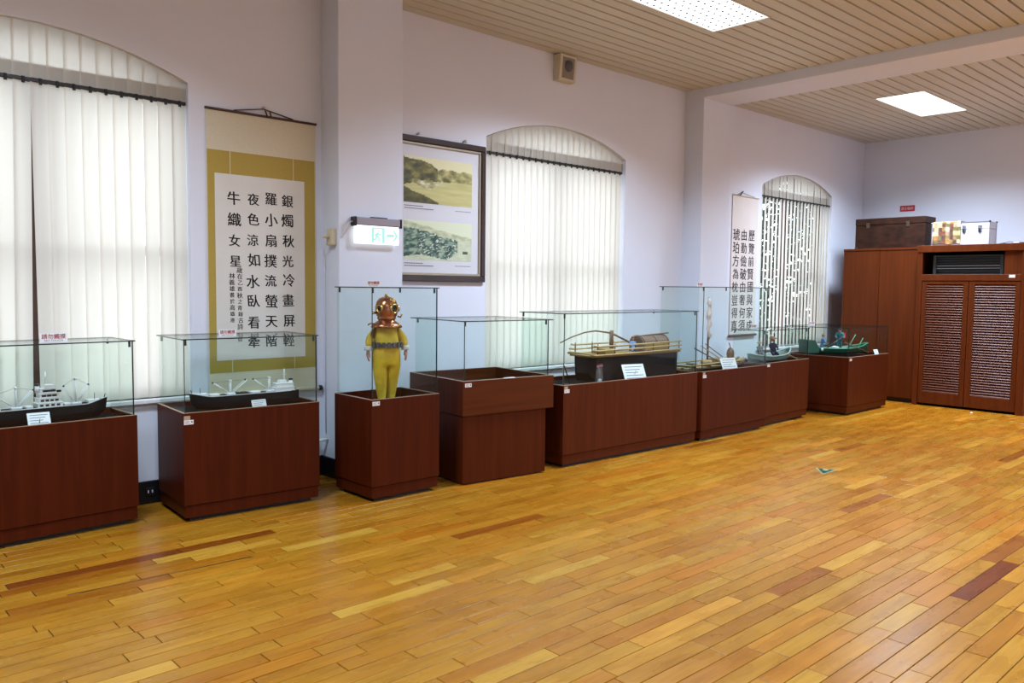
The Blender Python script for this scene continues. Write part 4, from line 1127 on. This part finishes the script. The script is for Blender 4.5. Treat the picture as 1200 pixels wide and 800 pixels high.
def open_boat(parent, L, B, D, mo, mi_, bow, stern, n=14):
    us = [i/n for i in range(n+1)]; st = []
    for u in us:
        x = -L/2+L*u; b = B/2*max(.12, (1-abs(2*u-1)**3.2)); z = D+(bow*max(0, (u-.5)*2)**2.2 if u > .5 else stern*max(0, (.5-u)*2)**2.2); kz = (bow*.72*max(0,(u-.5)*2)**3 if u > .5 else stern*.72*max(0,(.5-u)*2)**3)
        st.append([(x, -b, z), (x, -b*.86, kz+(z-kz)*.45), (x, -b*.45, kz), (x, b*.45, kz), (x, b*.86, kz+(z-kz)*.45), (x, b, z), (x, b-.012, z), (x, b*.5, kz+.03), (x, -b*.5, kz+.03), (x, -b+.012, z)])
    loft(st).build('hull', mo, parent)
    g_ = MB()
    for s_ in (-1, 1): g_.tube([(r[0][0], s_*abs(r[0][1]), r[0][2]) for r in st], .008, 6)
    g_.build('gunwale', mi_, parent)
grey_green = mat('grey_green_paint', (.20, .27, .25), .5, var=.15, scale=(8,8,8)); pale_green = mat('pale_green_paint', (.32, .42, .38), .5)
d7 = .7101
b7 = thing('model_sampan', 'grey-green model sampan with upturned ends', 'model boat', cpt('c7', .55, .235, d7), math.radians(1.5))
open_boat(b7, 1.02, .24, .085, grey_green, pale_green, .075, .045)
for x in (-.2, .1, .28): MB().bbox((x, -.085, .060), (x+.05, .085, .070), .002).build('thwart', yellow_w, b7)
MB().tube([(.10, -.10, .13), (.44, -.14, .03)], .006, 6).build('oar', bamboo, b7)
MB().bbox((-.35, -.07, .03), (-.24, .07, .09), .004).build('fish_box', bamboo_d, b7)
figurine('fisher_figurine', 'seated figurine in navy with a brown straw hat in the grey-green sampan', cpt('c7', .60, .225, d7+.071), math.radians(-30), .285, navy, navy, 'cone', straw, seated=True)
figurine('fisher_figurine', 'seated figurine in grey with a pale hat, left end of the grey-green sampan', cpt('c7', .30, .24, d7+.095), math.radians(-30), .20, mat('grey_cloth', (.16, .16, .17), .8), navy, 'cone', mat('pale_straw', (.34, .26, .18), .8), seated=True)
# green boat
green = mat('green_paint', (.010, .075, .040), .45, var=.2, scale=(9,9,9)); teal = mat('teal_cloth', (.02, .14, .16), .7)
d8 = .7280
b8 = thing('model_green_boat', 'dark green model boat with a tall square stern in the last case', 'model boat', cpt('c8', .62, .46, d8), math.radians(-30))
open_boat(b8, .95, .27, .085, green, mat('lighter_green', (.03, .20, .10), .5), .07, .03)
MB().prism([(-.50, .03), (-.34, .03), (-.34, .10), (-.40, .20), (-.50, .205)], -.115, .115).build('stern_block', green, b8)
MB().bbox((-.44, -.09, -.012), (.38, .09, .012), .006).build('red_bottom', hull_red, b8)
for x in (-.20, .05, .25): MB().bbox((x, -.10, .066), (x+.05, .10, .076), .002).build('thwart', yellow_w, b8)
MB().tube([(-.22, -.12, .10), (.02, -.10, .24)], .009, 6).build('oar', model_dark, b8)
MB().tube([(.05, -.11, .17), (.40, -.14, .03)], .008, 6).build('oar', bamboo_d, b8)
MB().tube([(.22, .06, .08), (.36, .10, .26)], .007, 6).tube([(.30, -.04, .08), (.42, .02, .22)], .007, 6).build('net_frame', mat('bright_green', (.04, .20, .09), .5), b8)
MB().tube([(.10, .05, .08), (.10, .05, .30)], .004, 6).build('flag_staff', bamboo_d, b8)
MB().box((.10, .049, .22), (.17, .051, .29)).build('red_flag', M['red'], b8)
MB().lathe([(.035, 0), (.045, .012), (.04, .035), (.02, .04)], (-.06, -.06, .078), 14).build('float', model_white, b8)
MB().sphere((-.30, -.128, .08), (.020, .006, .020), 10).build('white_disc', model_white, b8)
figurine('rower_figurine', 'figurine in blue shirt at the stern of the green boat', cpt('c8', .40, .56, d8+.031), math.radians(40), .24, blue_c, navy, 'cap', straw, lean=-.06)
figurine('rower_figurine', 'figurine in teal holding a net amidships in the green boat', cpt('c8', .66, .44, d8+.080), math.radians(-60), .27, teal, navy, 'cap', hull_black, lean=-.08)

# ================================================================== CABINETS
lc = thing('plain_cabinet', 'tall brown cabinet with two plain doors in the corner', 'cabinet', (12.02, 4.56, 0))
y1 = 1.09; zt = 2.215; dep = BX-.03-12.02
MB().box((.024, .018, .06), (dep, y1-.018, zt-.03)).build('carcass', M['cab'], lc)
MB().bbox((.0, 0, .0), (dep, .018, zt-.03), .002).build('side_panel', M['cab'], lc); MB().bbox((.0, y1-.018, 0), (dep, y1, zt-.03), .002).build('side_panel', M['cab'], lc)
MB().bbox((-.005, -.0, zt-.03), (dep, y1+.005, zt), .003).build('top_board', M['cab'], lc)
MB().box((.05, .018, 0), (dep, y1-.018, .06)).build('plinth', M['black'], lc)
for a, b in ((.022, .552), (.558, y1-.022)):
    dr = MB().bbox((.002, a, .065), (.022, b, zt-.036), .002).build('door', M['cab'], lc)
rc = thing('louvred_cabinet', 'brown cabinet with two slatted doors and a dark air conditioner opening', 'cabinet', (11.94, 3.17, 0))
yb_ = 4.556-3.17; zt = 2.232; dep = BX-.03-11.94
q_ = lambda y: y-3.17
MB().bbox((0, q_(4.488), 0), (.05, yb_, zt-.095), .003).build('stile', M['cab'], rc); MB().bbox((0, 0, 0), (.05, q_(3.262), zt-.095), .003).build('stile', M['cab'], rc)
MB().bbox((-.008, -.005, zt-.095), (.05, yb_+.004, zt), .004).build('top_rail', M['cab'], rc)
MB().bbox((0, q_(3.262), 1.745), (.05, q_(4.488), 1.832), .003).build('middle_rail', M['cab'], rc)
MB().box((.05, 0, zt-.04), (dep, yb_, zt-.002)).build('top_board', M['cab'], rc)
for a in (0, yb_-.02): MB().box((.05, a, 0), (dep, a+.02, zt-.04)).build('side_panel', M['cab'], rc)
MB().box((.05, .02, 1.79), (dep, yb_-.02, 1.81)).build('shelf', M['cab'], rc)
MB().box((.60, .02, .0), (.62, yb_-.02, zt-.04)).build('inner_back', M['blackfelt'], rc)
MB().bbox((.03, q_(3.262), 1.832), (.05, q_(3.475), zt-.095), .002).build('filler_panel', M['cab'], rc)
for (a, b) in ((3.265, 3.880), (3.887, 4.482)):
    a_, b_ = q_(a), q_(b); sw = .062; z0_, z1_ = .035, 1.738
    fr_ = MB()
    fr_.bbox((.006, a_, z0_), (.036, a_+sw, z1_), .003); fr_.bbox((.006, b_-sw-(.012 if a < 3.5 else 0), z0_), (.036, b_, z1_), .003)
    e0, e1 = a_+sw, b_-sw-(.012 if a < 3.5 else 0)
    fr_.bbox((.006, e0, z0_), (.036, e1, .20), .003); fr_.bbox((.006, e0, 1.695), (.036, e1, z1_), .003)
    do = fr_.build('louvred_door', M['cab'], rc)
    MB().box((.040, e0, .20), (.042, e1, 1.695)).build('door_lining', M['blackfelt'], do)
    sl = MB().bbox((-.0185, 0, -.0035), (.0185, e1-e0, .0035), .002).xf(Matrix.Rotation(math.radians(-48), 4, 'Y')).mesh('slat', M['slat'])
    N = 43
    for k in range(N):
        o = link('slat', sl, do); o.location = (.021, e0, .20+(1.495)*(k+.5)/N)
MB().bbox((-.002, q_(3.335), 1.785), (.0, q_(3.405), 1.822), .0005).build('paper_label', M['paper'], rc)
# air conditioner in the opening
ac = thing('air_conditioner', 'dark air conditioner grille in the opening above the slatted doors', 'air conditioner', (12.06, 3.95, 1.8102))
MB().box((.06, -.44, 0), (.42, .44, .285)).build('body', M['black'], ac)
acm = mat('dark_grille', (.035, .045, .045), .4)
for y in (-.44, .40): MB().bbox((0, y, 0), (.06, y+.04, .285), .003).build('grille_side', acm, ac)
for k in range(7): MB().bbox((.010, -.40, .030+.036*k), (.045, .40, .036+.036*k), .001).build('grille_blade', acm if k not in (2, 3) else M['chrome'], ac)
MB().bbox((.0, -.40, .0), (.06, .40, .016), .002).build('grille_sill', acm, ac); MB().bbox((.0, -.40, .268), (.06, .40, .285), .002).build('grille_head', acm, ac)
# trunk on the plain cabinet
tk = thing('old_trunk', 'worn dark brown trunk on top of the plain cabinet', 'trunk', (12.32, 4.61, 2.216))
tkm = mat('worn_brown_lacquer', (.028, .009, .004), .55, var=.7, scale=(7, 7, 16), detail=8, spec=.2)
MB().bbox((0, 0, 0), (.37, 1.015, .36), .006).build('body', tkm, tk)
MB().bbox((-.004, -.004, .362), (.374, 1.019, .462), .008).build('lid', tkm, tk)
for y in (.22, .80): MB().bbox((-.009, y, .32), (-.0, y+.05, .40), .002).build('latch', mat('tarnished_latch', (.10, .07, .045), .4, .7), tk)
for y in (.0, .975): MB().bbox((-.008, y, 0), (.02, y+.04, .04), .002).build('corner_plate', mat('tarnished_plate', (.09, .05, .035), .45, .6), tk)
# aluminium case with a patterned cloth
al = thing('aluminium_case', 'white aluminium flight case on top of the slatted cabinet', 'case', (12.32, 3.775, 2.233))
alm = mat('white_aluminium', (.60, .61, .68), .35, .2); edge = mat('aluminium_edge', (.42, .42, .46), .3, .9)
MB().bbox((0, 0, 0), (.27, .745, .225), .004).build('body', alm, al)
MB().bbox((0, 0, .229), (.27, .745, .325), .004).build('lid', alm, al)
for y in (0, .745): 
    for xx in (0, .27): MB().bbox((xx-.006, y-.006, 0), (xx+.006, y+.006, .326), .002).build('edge_trim', edge, al)
for xx in (0, .27): MB().bbox((xx-.006, 0, .318), (xx+.006, .745, .330), .002).build('edge_trim', edge, al)
for xx, y in ((0,0),(0,.745),(.27,0),(.27,.745)): MB().sphere((xx, y, .325), .014, 8).build('corner_cap', model_dark if y == 0 else edge, al)
for y in (.10, .30):
    lt_ = MB().bbox((-.012, y, .19), (-.001, y+.045, .28), .003).build('latch', edge, al); MB().bbox((-.016, y+.010, .18), (-.012, y+.035, .235), .002).build('latch_tongue', model_dark, lt_)
def cloth_fn(i, j):
    r_ = random.Random(int(i//3)*31+int(j//3)*7+5); base_ = r_.choice([(150,120,70),(190,170,120),(120,70,50),(170,120,60),(205,190,150),(110,100,60),(165,140,110),(90,60,50)])
    n = random.Random(i*113+j*17).uniform(-18, 18); return tuple(max(0, min(255, c+n)) for c in base_)
cl = thing('patterned_cloth', 'patchwork patterned cloth draped over the left half of the aluminium case', 'cloth', (12.32, 4.14, 2.233))
path = [(-.012, .035), (-.011, .12), (-.014, .22), (-.013, .31), (-.009, .337), (.0, .345), (.06, .344), (.15, .345), (.24, .344), (.276, .342), (.285, .33), (.287, .24)]
vs = []; fs = []; cols = []; ny = 22
seg = []
for (a, b), (c_, d_) in zip(path, path[1:]):
    m_ = max(1, int(math.hypot(c_-a, d_-b)/.018))
    for k in range(m_): seg.append((a+(c_-a)*k/m_, b+(d_-b)*k/m_))
seg.append(path[-1])
for i, (x, z) in enumerate(seg):
    for j in range(ny+1):
        y = .365*j/ny; wv = .003*math.sin(j*.9+z*20)
        vs.append((x-wv if z < .33 else x, y, z+(.02*math.sin(j*.5)*.3 if i == 0 else 0))); cols.append((*lin(cloth_fn(i, j)), 1))
for i in range(len(seg)-1):
    for j in range(ny): a = i*(ny+1)+j; fs.append((a, a+1, a+ny+2, a+ny+1))
me = bpy.data.meshes.new('cloth_sheet'); me.from_pydata(vs, [], fs); me.materials.append(attrmat('patchwork_cloth', .9))
a_ = me.color_attributes.new('print', 'FLOAT_COLOR', 'POINT'); a_.data.foreach_set('color', [c for k in cols for c in k])
co_ = link('cloth_sheet', me, cl); sd = co_.modifiers.new('thickness', 'SOLIDIFY'); sd.thickness = .002
wr = thing('cable', 'dark cable lying on top of the slatted cabinet near the frame edge', 'cable', (12.05, 3.40, 2.236))
MB().tube([(0, -.20, .004), (.02, -.08, .008), (-.01, .0, .012), (.03, .06, .022), (.0, .12, .006), (.05, .18, .004)], .006, 6).build('cord', M['black'], wr)
MB().bbox((-.02, -.06, 0), (.02, .0, .014), .003).build('plug', M['white'], wr)
# plug sockets in the baseboard gap beside the first case
so = thing('wall_socket', 'small black and white socket on the baseboard between the first two cases', 'socket', (2.03, W-.022, .06))
MB().bbox((-.03, -.008, 0), (.03, 0, .06), .002).build('plate', M['black'], so)
for x in (-.014, .014): MB().bbox((x-.004, -.011, .02), (x+.004, -.007, .042), .001).build('white_slot', M['white'], so)
